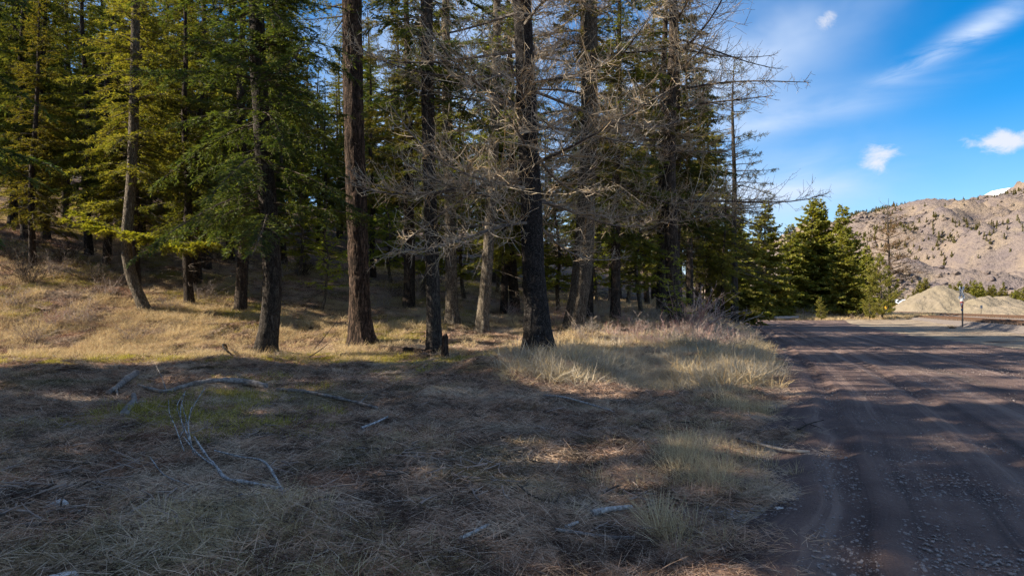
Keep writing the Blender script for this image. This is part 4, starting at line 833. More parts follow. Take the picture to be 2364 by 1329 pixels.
scatter('strewn_twigs', 'small broken twigs strewn over the needle litter', p, np.stack([rg.normal(0, 0.1, len(p)), rg.normal(0, 0.12, len(p)), rg.uniform(0, 6.28, len(p))], -1), rg.uniform(0.5, 1.6, len(p)), stk_p)

# stones
import bmesh
def rock(seed, sub=2, sq=0.6, rough=0.25):
    bm = bmesh.new(); bmesh.ops.create_icosphere(bm, subdivisions=sub, radius=1.0); V_ = np.array([v.co[:] for v in bm.verts]); F_ = np.array([[v.index for v in f.verts] for f in bm.faces]); bm.free()
    r = np.random.default_rng(seed)
    for _ in range(7):
        d = nrm(r.normal(0, 1, 3)); c = r.uniform(0.45, 0.9); k = V_ @ d; V_ = V_ - np.outer(np.maximum(k - c, 0) * 0.85, d)
    V_ = V_ * (1 + rough * 0.4 * r.normal(0, 0.3, (len(V_), 1))); V_[:, 2] *= sq; V_[:, 0] *= r.uniform(0.8, 1.3); return V_, F_
def pine_cone():
    r_ = np.random.default_rng(8); k = 70; z = np.linspace(-0.9, 1, k); a = np.arange(k) * 2.4; rr = 0.62 * np.sqrt(np.clip(1 - z ** 2 * 0.9, 0.05, 1)); C = np.stack([z * 1.0, 0.4 * rr * np.cos(a), 0.4 * rr * np.sin(a)], -1); D = np.stack([0.5 + 0 * a, np.cos(a), np.sin(a)], -1)
    return quads(C, D, np.stack([-1 + 0 * a, 0.5 * np.cos(a), 0.5 * np.sin(a)], -1), 0.42 * np.ones(k), 0.2 * np.ones(k))
M_CONE = simple('cone_scales', (0.12, 0.075, 0.05), 0.9, sc=20, c2=(0.24, 0.16, 0.11)); M_CHIP = simple('bark_chips', (0.10, 0.065, 0.05), 0.95, sc=3, c2=(0.30, 0.22, 0.17))
chip = [mesh('bark_chip', [(*rock(40 + k_, 1, 0.18), 0)], [M_CHIP]) for k_ in range(4)] + [mesh('fallen_cone', [(*pine_cone(), 0)], [M_CONE])] * 2
p = ground_pts(rg, 3400, 3.6, 26, -60, 1850, lambda x, y: sm(0.0, 1.0, E(x, y)) * np.clip(0.35 + 0.9 * noise2(x, y, 0.9, 78, 2), 0.03, 1)); p[:, 2] += 0.022
scatter('bark_chips', 'bark chips and small cones lying in the needle litter', p, np.stack([rg.normal(0, 0.3, len(p)), rg.normal(0, 0.3, len(p)), rg.uniform(0, 6.28, len(p))], -1), 0.010 + 0.024 * rg.random(len(p)) ** 2, chip)
peb = [mesh('pebble', [(*rock(s_, 1, 0.55), 0)], [M_PEB]) for s_ in range(5)]
def kr(x, y): e = E(x, y); return sm(0.25, -0.15, e) * np.clip(0.25 + 0.9 * noise2(x, y, 1.2, 75, 2), 0.03, 1) + 0.8 * np.exp(-((e - 0.1) / 0.45) ** 2)
p = ground_pts(rg, 20000, 3.3, 26, 1450, 2420, kr); p[:, 2] += 0.006 + 0.03 * sm(0.0, 0.5, -E(p[:, 0], p[:, 1]))
rr_ = rg.uniform(0, 6.28, (len(p), 3)) * np.array([0.05, 0.05, 1]); scatter('road_gravel', 'loose gravel strewn over the dirt road', p, rr_, 0.004 + 0.015 * rg.random(len(p)) ** 4.5, peb)
big_rocks = [hit(1830 + 60 * k_ % 400, 1000) for k_ in range(0)]
def put_rock(px, py, size, seed, label, sq=0.6, m=None, name='stone'):
    c = hit(px, py); o = add(name, mesh(name, [(*rock(seed, 3, sq), 0)], [m or M_ROCK], False), None, c, seed * 1.3, size); tag(o, label, 'stone'); return o
put_rock(127, 1170, 0.085, 3, 'pale rounded rock in the litter near the left edge', 0.75)
put_rock(135, 1338, 0.10, 4, 'grey-pink rock at the bottom left corner', 0.6)
put_rock(1594, 1130, 0.045, 5, 'small flat white stone left of the road', 0.35)
put_rock(1384, 882, 0.13, 6, 'pale stone lodged on the small bank right of the big larch', 0.6)
put_rock(1800, 1176, 0.045, 8, 'small pinkish stone at the left road edge', 0.5)
put_rock(2228, 1068, 0.10, 9, 'wide flat pinkish stone flush in the middle of the road', 0.12)
put_rock(2264, 1143, 0.085, 10, 'flat grey-blue stone set in the road at the right', 0.14)
put_rock(2296, 1185, 0.05, 12, 'small flat stone in the road below the grey-blue one', 0.3)
put_rock(1862, 796, 0.10, 11, 'small dark clod alone on the sunlit part of the road', 0.5, M_BARK_FIR, 'clod')

# ------------------------------------------------------------------ fallen wood
def path_tube(pts, r0, r1, seed, ns=9, amp=0.2, K=26):
    pts = np.asarray(pts, float); sgm = np.concatenate([[0], np.cumsum(np.linalg.norm(np.diff(pts, axis=0), axis=1))]); q = np.linspace(0, sgm[-1], K)
    P = spline(sgm, pts, q); r_ = np.random.default_rng(seed); rr = (r0 + (r1 - r0) * q / sgm[-1]) * (1 + amp * 0.4 * r_.normal(0, 1, K))
    V_, F_ = tubes(P[None], rr[None], ns); V_ = V_ + nrm(V_ - np.repeat(P, ns, 0)) * (r_.normal(0, 1, (len(V_), 1)) * amp * 0.12 * r0)
    c0, c1 = len(V_), len(V_) + 1; V_ = np.vstack([V_, P[0], P[-1]]); a = np.arange(ns); b = (a + 1) % ns; e = (K - 1) * ns
    T_ = np.vstack([np.stack([b, a, np.full(ns, c0)], -1), np.stack([e + a, e + b, np.full(ns, c1)], -1)])
    return [(V_, F_, 0), (V_, T_, 0)]
def ground_path(pl):
    return np.array([hit(a, b) + np.array([0, 0, h]) for a, b, h in pl])
def fallen(name, label, pl, r0, r1, seed, mat, cat='fallen branch', stubs=(), ns=9):
    P = ground_path(pl) + np.array([0, 0, 0.035 + 0.4 * r0]); k_r = 1.3 if r0 > 0.028 else 1.0; r0 *= k_r; r1 *= k_r; o0 = P[0].copy(); t = thing(name, label, cat, o0)
    add('stem', mesh('stem', path_tube(P - o0, r0, r1, seed, ns, 0.25, 40), [mat], True), t)
    for k_, st in enumerate(stubs):
        Q = ground_path(st[0]) + np.array([0, 0, 0.035 + 0.3 * r0]) - o0; add('side_branch', mesh('side_branch', path_tube(Q, st[1], st[1] * 0.35, seed + k_ + 1, 6, K=10), [mat], True), t)
    return t
M_LOG = simple('weathered_branch', (0.30, 0.275, 0.255), 0.9, sc=14, c2=(0.10, 0.085, 0.078), bs=0.7)
M_LICH = simple('lichened_branch', (0.54, 0.54, 0.54), 0.9, sc=34, c2=(0.10, 0.09, 0.085), bs=0.7)
M_BLEACH = simple('bleached_wood', (0.46, 0.435, 0.41), 0.85, sc=24, c2=(0.15, 0.125, 0.11), bs=0.6)
fallen('fallen_branch', 'long grey fallen branch curving through the litter left of the swept-foot fir', [(614, 903, 0.05), (560, 895, 0.07), (480, 897, 0.09), (430, 905, 0.07), (385, 915, 0.04), (340, 905, 0.03), (318, 897, 0.03)], 0.052, 0.014, 101, M_LOG, stubs=[([(385, 915, 0.04), (372, 892, 0.15), (360, 872, 0.22)], 0.014)])
fallen('fallen_branch', 'thin fallen branch running right from the end of the long grey branch', [(640, 908, 0.03), (700, 915, 0.05), (770, 928, 0.04), (830, 942, 0.04), (872, 953, 0.03)], 0.03, 0.016, 102, M_LOG, stubs=[([(830, 942, 0.04), (850, 928, 0.09)], 0.01)])
fallen('fallen_branch', 'short thick forked grey branch end lying left of the long branch', [(250, 916, 0.03), (268, 908, 0.06), (290, 893, 0.10), (314, 880, 0.13)], 0.035, 0.055, 103, M_LOG, stubs=[([(268, 908, 0.06), (272, 922, 0.02)], 0.03)])
fallen('fallen_branch', 'stubby pale branch piece pointing at the viewer below the forked grey end', [(288, 966, 0.03), (300, 950, 0.05), (310, 936, 0.05), (308, 924, 0.05)], 0.045, 0.03, 104, M_LOG, stubs=[([(310, 944, 0.05), (340, 941, 0.06)], 0.016)])
fallen('fallen_branch', 'bare pale branch slanting across the bank below the big larch', [(1256, 923, 0.03), (1310, 932, 0.05), (1360, 946, 0.05), (1418, 962, 0.03)], 0.022, 0.014, 105, M_BLEACH)
fallen('fallen_branch', 'short blue-grey stick in the litter below the slim dark fir', [(834, 1000, 0.03), (862, 992, 0.045), (895, 975, 0.04)], 0.017, 0.012, 106, M_LICH)
fallen('rotten_branch', 'bleached flaking piece of rotten branch near the bottom centre', [(1366, 1208, 0.03), (1400, 1203, 0.04), (1458, 1192, 0.03)], 0.026, 0.016, 107, M_BLEACH)
fallen('rotten_branch', 'small bleached stick fragment left of the flaking piece', [(1308, 1236, 0.02), (1334, 1226, 0.025)], 0.014, 0.010, 108, M_BLEACH)
fallen('rotten_branch', 'bleached splinter of wood lying left of the bottom centre', [(1064, 1264, 0.02), (1100, 1248, 0.025), (1128, 1232, 0.02)], 0.012, 0.012, 109, M_BLEACH)
fallen('fallen_branch', 'thin brown stick lying level near the bottom centre', [(1282, 1246, 0.03), (1340, 1254, 0.03), (1400, 1260, 0.02), (1465, 1262, 0.02)], 0.012, 0.014, 110, M_LOG)
fallen('fallen_branch', 'dark broken spray of twigs lying on the road edge', [(1842, 1002, 0.02), (1868, 992, 0.04), (1902, 984, 0.05)], 0.012, 0.005, 111, M_BARK_FIR, stubs=[([(1868, 992, 0.04), (1895, 1000, 0.03)], 0.007), ([(1862, 994, 0.04), (1850, 983, 0.05)], 0.006)])
fallen('fallen_branch', 'brown stick with its end on the gravel at the road edge', [(1700, 1024, 0.03), (1760, 1040, 0.03), (1820, 1052, 0.02), (1870, 1056, 0.02)], 0.010, 0.020, 112, M_LOG)
fallen('fallen_branch', 'dead stick leaning up out of the grass between swept-foot fir and plated pine', [(718, 818, 0.02), (745, 800, 0.25), (784, 795, 0.95)], 0.022, 0.010, 113, M_BARK_FIR)
fallen('fallen_branch', 'shorter dead stick propped below the leaning one', [(712, 830, 0.02), (735, 826, 0.16), (756, 824, 0.36)], 0.018, 0.008, 114, M_BARK_FIR)
fallen('fallen_branch', 'dark root-like branch arching over the litter left of the swept-foot fir', [(500, 832, 0.02), (515, 830, 0.16), (527, 831, 0.22), (540, 832, 0.08), (548, 836, 0.01)], 0.03, 0.018, 115, M_BARK_FIR, stubs=[([(515, 830, 0.16), (505, 838, 0.02)], 0.02)])
fallen('fallen_tree_top', 'black fallen tree top lying at the grassy wood edge by the road', [(1640, 752, 0.2), (1690, 744, 0.45), (1730, 738, 0.6), (1758, 734, 0.9)], 0.09, 0.03, 116, M_BARK_FIR, stubs=[([(1690, 744, 0.45), (1725, 752, 0.1)], 0.04), ([(1710, 741, 0.5), (1745, 744, 0.35)], 0.03), ([(1700, 742, 0.5), (1718, 735, 1.0)], 0.03)])
fallen('log_barrier', 'pale log lying across the mouth of the forest track', [(1766, 735.5, 0.2), (1790, 735, 0.2), (1842, 734.5, 0.2)], 0.20, 0.16, 117, M_BLEACH, cat='log')
fallen('dark_bar', 'long low dark bar half sunk in needles right of the plated pine foot', [(880, 812, 0.05), (940, 818, 0.07), (1000, 823, 0.05)], 0.08, 0.06, 118, M_BARK_PINE, cat='log')  # low dark bark-toned bar running right from the pine foot
# broken reddish stub
b_ = hit(1027, 828); st = thing('snag_stub', 'short broken reddish stub beside the slim dark fir', 'stump', b_)
Vs, Fs = trunk_geo([0, 0.4, 0.62, 0.72], [(0, 0), (0.0, 0), (0.01, 0), (0.02, 0)], [0.11, 0.095, 0.09, 0.03], 5, 24, 40, 0.010, 12, 0.3, 0.2, 0.12)
add('trunk', mesh('trunk', [(Vs, Fs, 0)], [M_BARK_PINE], True), st)

# lichen-white dead branch standing in the foreground
def lichen_branch():
    o0 = hit(652, 1142); t = thing('dead_branch', 'lichen-whitened dead branch with upright twigs in the left foreground', 'fallen branch', o0)
    main = [(652, 1142, 0.04), (600, 1138, 0.07), (540, 1132, 0.08), (500, 1108, 0.12), (470, 1078, 0.16), (448, 1050, 0.20)]
    P = ground_path(main); add('stem', mesh('stem', path_tube(P - o0, 0.017, 0.010, 201, 8, 0.45), [M_LICH], True), t)
    side = [([(648, 1140, 0.05), (632, 1122, 0.10), (596, 1094, 0.14), (548, 1080, 0.12), (495, 1066, 0.12)], 0.013), ([(600, 1148, 0.03), (545, 1160, 0.05), (500, 1166, 0.02)], 0.010), ([(515, 1166, 0.02), (430, 1130, 0.05), (375, 1112, 0.08), (347, 1088, 0.14)], 0.008), ([(500, 1108, 0.12), (455, 1082, 0.16), (425, 1058, 0.22)], 0.010)]
    for k_, (pl, r_) in enumerate(side): add('side_branch', mesh('side_branch', path_tube(ground_path(pl) - o0, r_, r_ * 0.6, 210 + k_, 6, K=14), [M_LICH], True), t)
    d = hit(430, 1058)[1]
    def up(pl): return np.array([[(a - CX) / FPX * d, d + dy, CAMH + (HY - b) / FPX * d] for a, b, dy in pl])
    tw = [([(448, 1050, 0), (425, 1000, 0.05), (408, 975, 0.1), (406, 950, 0.1), (412, 905, 0.15)], 0.008), ([(425, 1040, 0), (412, 1005, 0), (402, 978, 0), (393, 960, 0), (391, 920, -0.02)], 0.006), ([(470, 1078, 0), (446, 1040, 0), (432, 1005, 0.05), (424, 980, 0.1), (430, 950, 0.12), (445, 915, 0.18), (457, 896, 0.2)], 0.009), ([(424, 985, 0.1), (420, 955, 0.05), (414, 930, 0.05)], 0.005), ([(426, 1003, 0.05), (445, 998, 0.1), (460, 990, 0.14)], 0.004), ([(430, 955, 0.1), (437, 940, 0.05), (436, 960, 0.0)], 0.004), ([(404, 965, 0.1), (396, 940, 0.12), (404, 912, 0.2)], 0.005), ([(413, 1010, 0), (418, 985, 0.1), (416, 960, 0.12)], 0.005)]
    for k_, (pl, r_) in enumerate(tw): add('twig', mesh('twig', path_tube(up(pl) - o0, r_, r_ * 0.5, 220 + k_, 6, K=14), [M_LICH], True), t)
lichen_branch()

# ------------------------------------------------------------------ shrubs
SHR = {'brush1': mesh('stems', shrub(1, 38, 1.3, 0.9, sub=6), [M_TWIG_GREY]), 'brush2': mesh('stems', shrub(2, 46, 1.0, 1.1, sub=5), [M_TWIG_GREY]), 'rose': mesh('stems', shrub(3, 44, 0.9, 1.0, sub=6), [M_TWIG_RED]),
       'dark': mesh('stems', shrub(4, 50, 1.3, 1.0, sub=7, rad=0.008), [M_TWIG_DARK]), 'dog': mesh('stems', shrub(5, 60, 2.3, 0.75, lean=(0.35, 0), sub=4, rad=0.018, sl=0.22, curve=0.25, base=0.25), [M_TWIG_RED]),
       'arch': mesh('stems', shrub(6, 16, 2.2, 0.9, lean=(0.5, 0), sub=6, rad=0.02, sl=0.3, curve=0.8, base=0.2), [M_TWIG_GREY]), 'weed': mesh('stems', shrub(7, 120, 0.5, 1.5, sub=6, rad=0.006), [simple('rusty_stems', (0.22, 0.12, 0.055), c2=(0.30, 0.19, 0.10))])}
def bush(kind, label, px, d, s_=1.0, rot=0.0, group=None, name='shrub'):
    t = thing(name, label, 'shrub', at(px, d), rot, group, s_); add('stems', SHR[kind], t); return t
bush('dog', 'big shrub of red and whitish stems fanning up out of the verge grass', 1588, 29.5, 1.0, 0.0)
bush('rose', 'low reddish shrub left of the big red-stemmed one', 1540, 29, 1.0, 1.0)
bush('arch', 'arching pale-stemmed shrub bending over right of the red-stemmed shrub', 1640, 31, 1.0, 0.0)
bush('arch', 'small arching grey shrub left of the red-stemmed shrub', 1500, 28, 0.55, 2.6)
bush('dark', 'dark leafless shrub in shade at the left edge of the grass', 66, 29.5, 1.2, 0.2)
bush('brush1', 'pale bare shrub in the sunlit grass at the far left', 75, 24.0, 0.85, 1.0)
bush('brush1', 'bare twiggy shrub right of the pale far-left shrub', 185, 26.0, 0.95, 2.0)
bush('brush2', 'small twiggy shrub right beneath the bowed fir', 385, 28.5, 0.8, 2.9)
bush('brush1', 'grey shrub in shade behind the bowed fir', 262, 34, 1.2, 0.7)
bush('weed', 'round rusty tumbleweed clump on bare dirt near the crossing sign', 2197, 55, 0.75, 0.0, name='tumbleweed')
SB = [('brush1', 890, 36), ('dark', 915, 37), ('brush2', 880, 34), ('brush1', 960, 36), ('dark', 985, 38), ('brush2', 1090, 34), ('brush1', 1150, 34), ('rose', 1185, 33), ('brush1', 1210, 36), ('rose', 1285, 30), ('brush1', 1300, 33), ('brush2', 1375, 31), ('brush1', 1395, 35), ('rose', 1440, 31), ('rose', 1470, 28), ('brush2', 1505, 33),
      ('rose', 1540, 27), ('brush2', 1600, 27), ('rose', 1620, 28.5), ('brush2', 1660, 30), ('rose', 1680, 27), ('rose', 1705, 29), ('brush2', 1725, 27), ('rose', 1655, 24), ('brush2', 1560, 23.5), ('brush2', 1440, 24.5), ('brush1', 640, 38), ('dark', 700, 41), ('brush2', 590, 33), ('brush1', 780, 40), ('brush1', 340, 40), ('dark', 150, 34), ('dark', 95, 36), ('brush1', 230, 42), ('dark', 20, 33), ('brush1', 130, 31), ('dark', 215, 31), ('brush2', 30, 27), ('brush2', 250, 29.5), ('brush1', 420, 36), ('dark', 510, 40), ('brush2', 470, 31), ('rose', 130, 25.5), ('brush2', 300, 24.5)]
SB += [('rose', 1480, 25.5), ('rose', 1520, 24.5), ('brush2', 1590, 25), ('rose', 1615, 25.8), ('rose', 1575, 27.5), ('rose', 1640, 26.5), ('brush2', 1690, 24.5), ('rose', 1735, 29), ('rose', 1410, 27), ('brush2', 1350, 26.5)]
SB.sort(key=lambda q: q[1]); bb_ = {}
NAMED.sort()
for q in SB: bb_.setdefault(max([i for i, n in enumerate(NAMED) if n[0] <= q[1]], default=-1), []).append(q)
for k, lst in bb_.items():
    for n, (kd, px, d) in enumerate(lst):
        wd = {'rose': 'reddish', 'brush1': 'grey', 'brush2': 'low grey', 'dark': 'dark'}[kd]; where = 'right of the ' + NAMED[k][2] if k >= 0 else 'at the left edge'
        bush(kd, f"{ORD[n]} leafless shrub {where}, {wd} stems" if len(lst) > 1 else f"leafless {wd}-stemmed shrub {where}", px, d, R.uniform(0.75, 1.15), R.uniform(0, 6), 'leafless brush under the trees')
for n, (px, d, s_) in enumerate([(1866, 99, 1.7), (1918, 97, 1.5), (1948, 98, 1.6), (1985, 96, 1.5), (2026, 95, 1.4), (1848, 103, 1.6), (1728, 98, 1.3), (1970, 94.5, 1.1), (1750, 102, 1.2)]):
    bush('brush2', f"{ORD[n]} of the round grey shrubs along the far road end" , px, d, s_, n, 'grey shrubs at the far road end')

# ------------------------------------------------------------------ railway, sign, yard
TA, TB = np.array([48.0, 60.0]), np.array([82.0, 140.0]); TD = (TB - TA) / np.linalg.norm(TB - TA); TN = np.array([TD[1], -TD[0]])
M_TIE = simple('railway_ties', (0.10, 0.065, 0.045), 0.9, sc=6, c2=(0.17, 0.115, 0.08)); M_RAIL = simple('rusty_rail', (0.17, 0.095, 0.06), 0.55, sc=5, c2=(0.10, 0.06, 0.04), metal=0.4); M_BALL = simple('ballast', (0.20, 0.165, 0.14), 0.95, sc=12, c2=(0.11, 0.09, 0.08), bs=0.9)
def box(sx, sy, sz, c=(0, 0, 0)):
    V_ = np.array([[x, y, z] for x in (-1, 1) for y in (-1, 1) for z in (-1, 1)], float) * np.array([sx, sy, sz]) / 2 + np.array(c)
    return V_, np.array([[0, 1, 3, 2], [4, 6, 7, 5], [0, 4, 5, 1], [2, 3, 7, 6], [0, 2, 6, 4], [1, 5, 7, 3]])
ang_t = math.atan2(TD[1], TD[0])
tie_me = mesh('tie', [(*box(0.24, 2.6, 0.18), 0)], [M_TIE])
def track(off, z0, s0, s1, label):
    t = thing('railway_track', label, 'railway track', (*(TA + TN * off + TD * s0), z0), ang_t); Lg = s1 - s0
    sx = np.linspace(0, Lg, 60); prof = [(-2.9, -0.55), (-1.7, 0.0), (1.7, 0.0), (2.9, -0.55)]; r = np.random.default_rng(int(off * 3 + 50))
    V_ = np.array([[x, y + r.normal(0, 0.06), z + r.normal(0, 0.02)] for x in sx for y, z in prof]); i = np.arange(len(V_)).reshape(-1, 4); F_ = np.stack([i[:-1, :-1], i[:-1, 1:], i[1:, 1:], i[1:, :-1]], -1).reshape(-1, 4)
    add('ballast', mesh('ballast', [(V_, F_, 0)], [M_BALL]), t)
    for k_ in range(int(min(Lg, 112) / 0.62)): add('tie', tie_me, t, (0.3 + k_ * 0.62, R.normal(0, 0.04), 0.05))
    for s_ in (-0.72, 0.72): add('rail', mesh('rail', [(*box(Lg, 0.07, 0.13, (Lg / 2, s_, 0.205)), 0), (*box(Lg, 0.14, 0.02, (Lg / 2, s_, 0.15)), 0)], [M_RAIL]), t)
track(0.0, 0.62, -40, 150, 'far railway track running on a low embankment before the gravel piles')
track(-5.2, 0.42, -40, 62, 'near railway siding on gravel, closest to the crossing sign')

M_WPAINT = simple('white_sign_paint', (0.78, 0.78, 0.76), 0.5, 0.12); M_RPAINT = simple('red_sign_paint', (0.55, 0.03, 0.03), 0.5, 0.1); M_BPAINT = simple('blue_plate', (0.04, 0.22, 0.42), 0.5, 0.1); M_POST = simple('weathered_post', (0.22, 0.17, 0.12), 0.9, sc=10, c2=(0.13, 0.10, 0.08)); M_BLACK = simple('black_letters', (0.02, 0.02, 0.02), 0.6)
M_GREYM = simple('grey_sign_back', (0.30, 0.30, 0.31), 0.6, 0.15); M_YEL = simple('yellow_paint', (0.70, 0.36, 0.03), 0.5, 0.15); M_TYRE = simple('black_rubber', (0.02, 0.02, 0.02), 0.8); M_ROOFW = simple('white_metal_roof', (0.76, 0.78, 0.80), 0.45, 0.08); M_WALLB = simple('tan_metal_wall', (0.45, 0.36, 0.26), 0.7, 0.15); M_FASC = simple('dark_fascia', (0.06, 0.05, 0.08), 0.6)
def letters(txt, size, mat):
    cu = bpy.data.curves.new('letters', 'FONT'); cu.body = txt; cu.size = size; cu.align_x = 'CENTER'; cu.align_y = 'CENTER'; cu.extrude = 0.002
    ob = bpy.data.objects.new('letters', cu); COL.objects.link(ob); bpy.context.view_layer.update()
    me = bpy.data.meshes.new_from_object(ob.evaluated_get(bpy.context.evaluated_depsgraph_get())); bpy.data.objects.remove(ob); me.materials.clear(); me.materials.append(mat); return me
def rot_y(V_, a):
    c, s_ = math.cos(a), math.sin(a); W_ = V_.copy(); W_[:, 0] = V_[:, 0] * c + V_[:, 2] * s_; W_[:, 2] = -V_[:, 0] * s_ + V_[:, 2] * c; return W_
sb = at(2222, 58.0); sb[2] = 0.16; sg = thing('railroad_crossing_sign', 'white railroad crossbuck on a slim post with a small yield sign below', 'sign', sb, math.radians(-97))
Vp, Fp = box(0.09, 0.09, 3.3, (0, 0, 1.55)); add('post', mesh('post', [(Vp, Fp, 0)], [M_POST]), sg)
for k_, (a, txt) in enumerate(((math.radians(50), 'RAIL  ROAD'), (math.radians(-50), 'CROSSING'))):
    Vb, Fb = box(1.3, 0.02, 0.22); bl = add('blade', mesh('blade', [(rot_y(Vb, a), Fb, 0)], [M_WPAINT]), sg, (0, -0.06 - 0.025 * k_, 2.78))
    lt = add('lettering', letters(txt, 0.17, M_BLACK), bl, (0, -0.014, 0)); lt.rotation_euler = (math.pi / 2, a, 0)
Vb, Fb = box(0.42, 0.02, 0.30); add('number_plate', mesh('number_plate', [(Vb, Fb, 0)], [M_WPAINT]), sg, (0, -0.06, 2.20))
tri = lambda s_, y: (np.array([[-s_, y, s_ * 0.6], [s_, y, s_ * 0.6], [0, y, -s_ * 1.15], [-s_, y + 0.012, s_ * 0.6], [s_, y + 0.012, s_ * 0.6], [0, y + 0.012, -s_ * 1.15]]), np.array([[0, 2, 1], [3, 4, 5]]), np.array([[0, 1, 4, 3], [1, 2, 5, 4], [2, 0, 3, 5]]))
for nm, s_, y, m_ in (('yield_plate', 0.34, -0.065, M_RPAINT), ('yield_centre', 0.20, -0.072, M_WPAINT)):
    V3, T3, Q3 = tri(s_, y); add(nm, mesh(nm, [(V3, T3, 0), (V3, Q3, 0)], [m_]), sg, (0, 0, 1.80))
Vb, Fb = box(0.24, 0.02, 0.18); add('blue_plate', mesh('blue_plate', [(Vb, Fb, 0)], [M_BPAINT]), sg, (0, -0.06, 1.33))
c = at(2265, 118); c[2] = 0.4; g2 = thing('trackside_sign', 'small grey sign seen from behind beyond the tracks', 'sign', c, 0.3)
add('post', mesh('post', [(*box(0.07, 0.07, 1.75, (0, 0, 0.8)), 0)], [M_POST]), g2); add('plate', mesh('plate', [(*box(0.5, 0.02, 0.55, (0, -0.05, 1.5)), 0)], [M_GREYM]), g2)
c = at(2290, 112); c[2] = 0.4; o = add('marker_post', mesh('marker_post', [(*box(0.07, 0.07, 0.8, (0, 0, 0.4)), 0), (*box(0.09, 0.09, 0.06, (0, 0, 0.83)), 0)], [M_POST]), None, c); tag(o, 'short thin marker post right of the grey trackside sign', 'post')

def pile(name, label, peaks, d, slope, seed, base=0.3):
    pk = [((px - CX) / FPX * (d + dd), d + dd, CAMH + (HY - py) / FPX * (d + dd)) for px, py, dd in peaks]; ax = np.array(pk)
    x0, x1 = ax[:, 0].min() - 15, ax[:, 0].max() + 15; xs_ = np.linspace(x0, x1, 170); ys_ = np.linspace(ax[:, 1].min() - 15, ax[:, 1].max() + 15, 90); Xg, Yg = np.meshgrid(xs_, ys_)
    Zg = np.full(Xg.shape, -1.0)
    wx = Xg + 1.0 * noise2(Xg, Yg, 5, seed, 3); wy = Yg + 1.0 * noise2(Xg, Yg, 5, seed + 4, 3)
    for x, y, z in pk: Zg = np.logaddexp(Zg * 2.2, (z - slope * (np.sqrt((wx - x) ** 2 + (wy - y) ** 2 + 0.7) - 0.8)) * 2.2) / 2.2
    Zg += 0.22 * noise2(Xg * 2, Yg * 0.5, 2.4, seed + 9, 3) + 0.12 * noise2(Xg, Yg, 0.8, seed + 12, 2); Zg = np.maximum(Zg, -0.4); oo = np.array([ax[0, 0], ax[0, 1], 0.0])
    i = np.arange(Xg.size).reshape(Xg.shape); F_ = np.stack([i[:-1, :-1], i[:-1, 1:], i[1:, 1:], i[1:, :-1]], -1).reshape(-1, 4); zq = Zg.ravel()[F_].max(1); F_ = F_[zq > -0.35]
    o = add(name, mesh(name, [(np.stack([Xg, Yg, Zg], -1).reshape(-1, 3) - oo, F_, 0)], [M_SAND], True), None, oo); tag(o, label, 'gravel pile')
pile('gravel_pile', 'tallest cone-shaped pile of tan crushed gravel', [(2165, 660, 0), (2176, 662, 1), (2200, 671, 3), (2214, 674, 4)], 165, 0.60, 300)
pile('gravel_pile', 'lower double-humped tan gravel pile right of the tallest one', [(2262, 686, 0), (2280, 684, 1), (2300, 685, 4), (2325, 684, 2)], 155, 0.50, 320)
pile('gravel_pile', 'long low flat gravel bench at the right edge', [(2335, 702, 0), (2360, 700, 1), (2390, 698, 2), (2420, 698, 2), (2450, 697, 2)], 140, 0.30, 340)

bx = at(2086, 225); bd = thing('yard_shed', 'low white-roofed shed behind the gravel piles', 'building', (bx[0], 225, 0.3), 0.25)
add('wall', mesh('wall', [(*box(11.0, 7, 2.6, (2, 0, 1.3)), 0)], [M_WALLB]), bd)
Vr = np.array([[-5.2, -4.2, 2.62], [9, -4.2, 2.62], [9, 0, 4.3], [-5.2, 0, 4.3], [9, 4.2, 2.62], [-5.2, 4.2, 2.62]]); Vr2 = Vr - np.array([0, 0, 0.15])
add('roof', mesh('roof', [(np.vstack([Vr, Vr2]), [[0, 1, 2, 3], [3, 2, 4, 5], [6, 9, 8, 7], [9, 11, 10, 8], [0, 6, 7, 1], [5, 4, 10, 11], [0, 3, 9, 6], [3, 5, 11, 9], [1, 7, 8, 2], [2, 8, 10, 4]], 0)], [M_ROOFW]), bd)
add('fascia', mesh('fascia', [(*box(6, 0.06, 0.5, (4, -3.55, 2.2)), 0)], [M_FASC]), bd)
for k_ in range(4): add('porch_post', mesh('porch_post', [(*box(0.14, 0.14, 2.4, (-5.0 + 0.9 * k_, -3.9, 1.2)), 0)], [M_ROOFW]), bd)
lx = at(2051, 205); lo = thing('wheel_loader', 'yellow loader half hidden behind the young pine beside the shed', 'loader', (lx[0], 205, 0.3), 0.4)
add('body', mesh('body', [(*box(4.2, 1.9, 1.0, (0, 0, 1.5)), 0), (*box(1.6, 1.8, 0.6, (1.2, 0, 2.25)), 0)], [M_YEL]), lo); add('cab', mesh('cab', [(*box(1.3, 1.6, 1.5, (-0.4, 0, 2.75)), 0), (*box(1.5, 1.8, 0.12, (-0.4, 0, 3.55)), 0)], [M_YEL]), lo); add('bucket', mesh('bucket', [(*box(0.9, 2.5, 0.9, (-3.0, 0, 0.8)), 0)], [M_YEL]), lo)
th_ = np.linspace(0, 6.283, 17)[:-1]
Vw = np.array([[0.72 * math.cos(a), w, 0.72 * math.sin(a)] for w in (-0.25, 0.25) for a in th_]); Fw = np.array([[k_, (k_ + 1) % 16, 16 + (k_ + 1) % 16, 16 + k_] for k_ in range(16)]); Vw = np.vstack([Vw, [0, -0.25, 0], [0, 0.25, 0]]); Tw = np.array([[(k_ + 1) % 16, k_, 32] for k_ in range(16)] + [[16 + k_, 16 + (k_ + 1) % 16, 33] for k_ in range(16)]); wm = mesh('wheel', [(Vw, Fw, 0), (Vw, Tw, 0)], [M_TYRE])
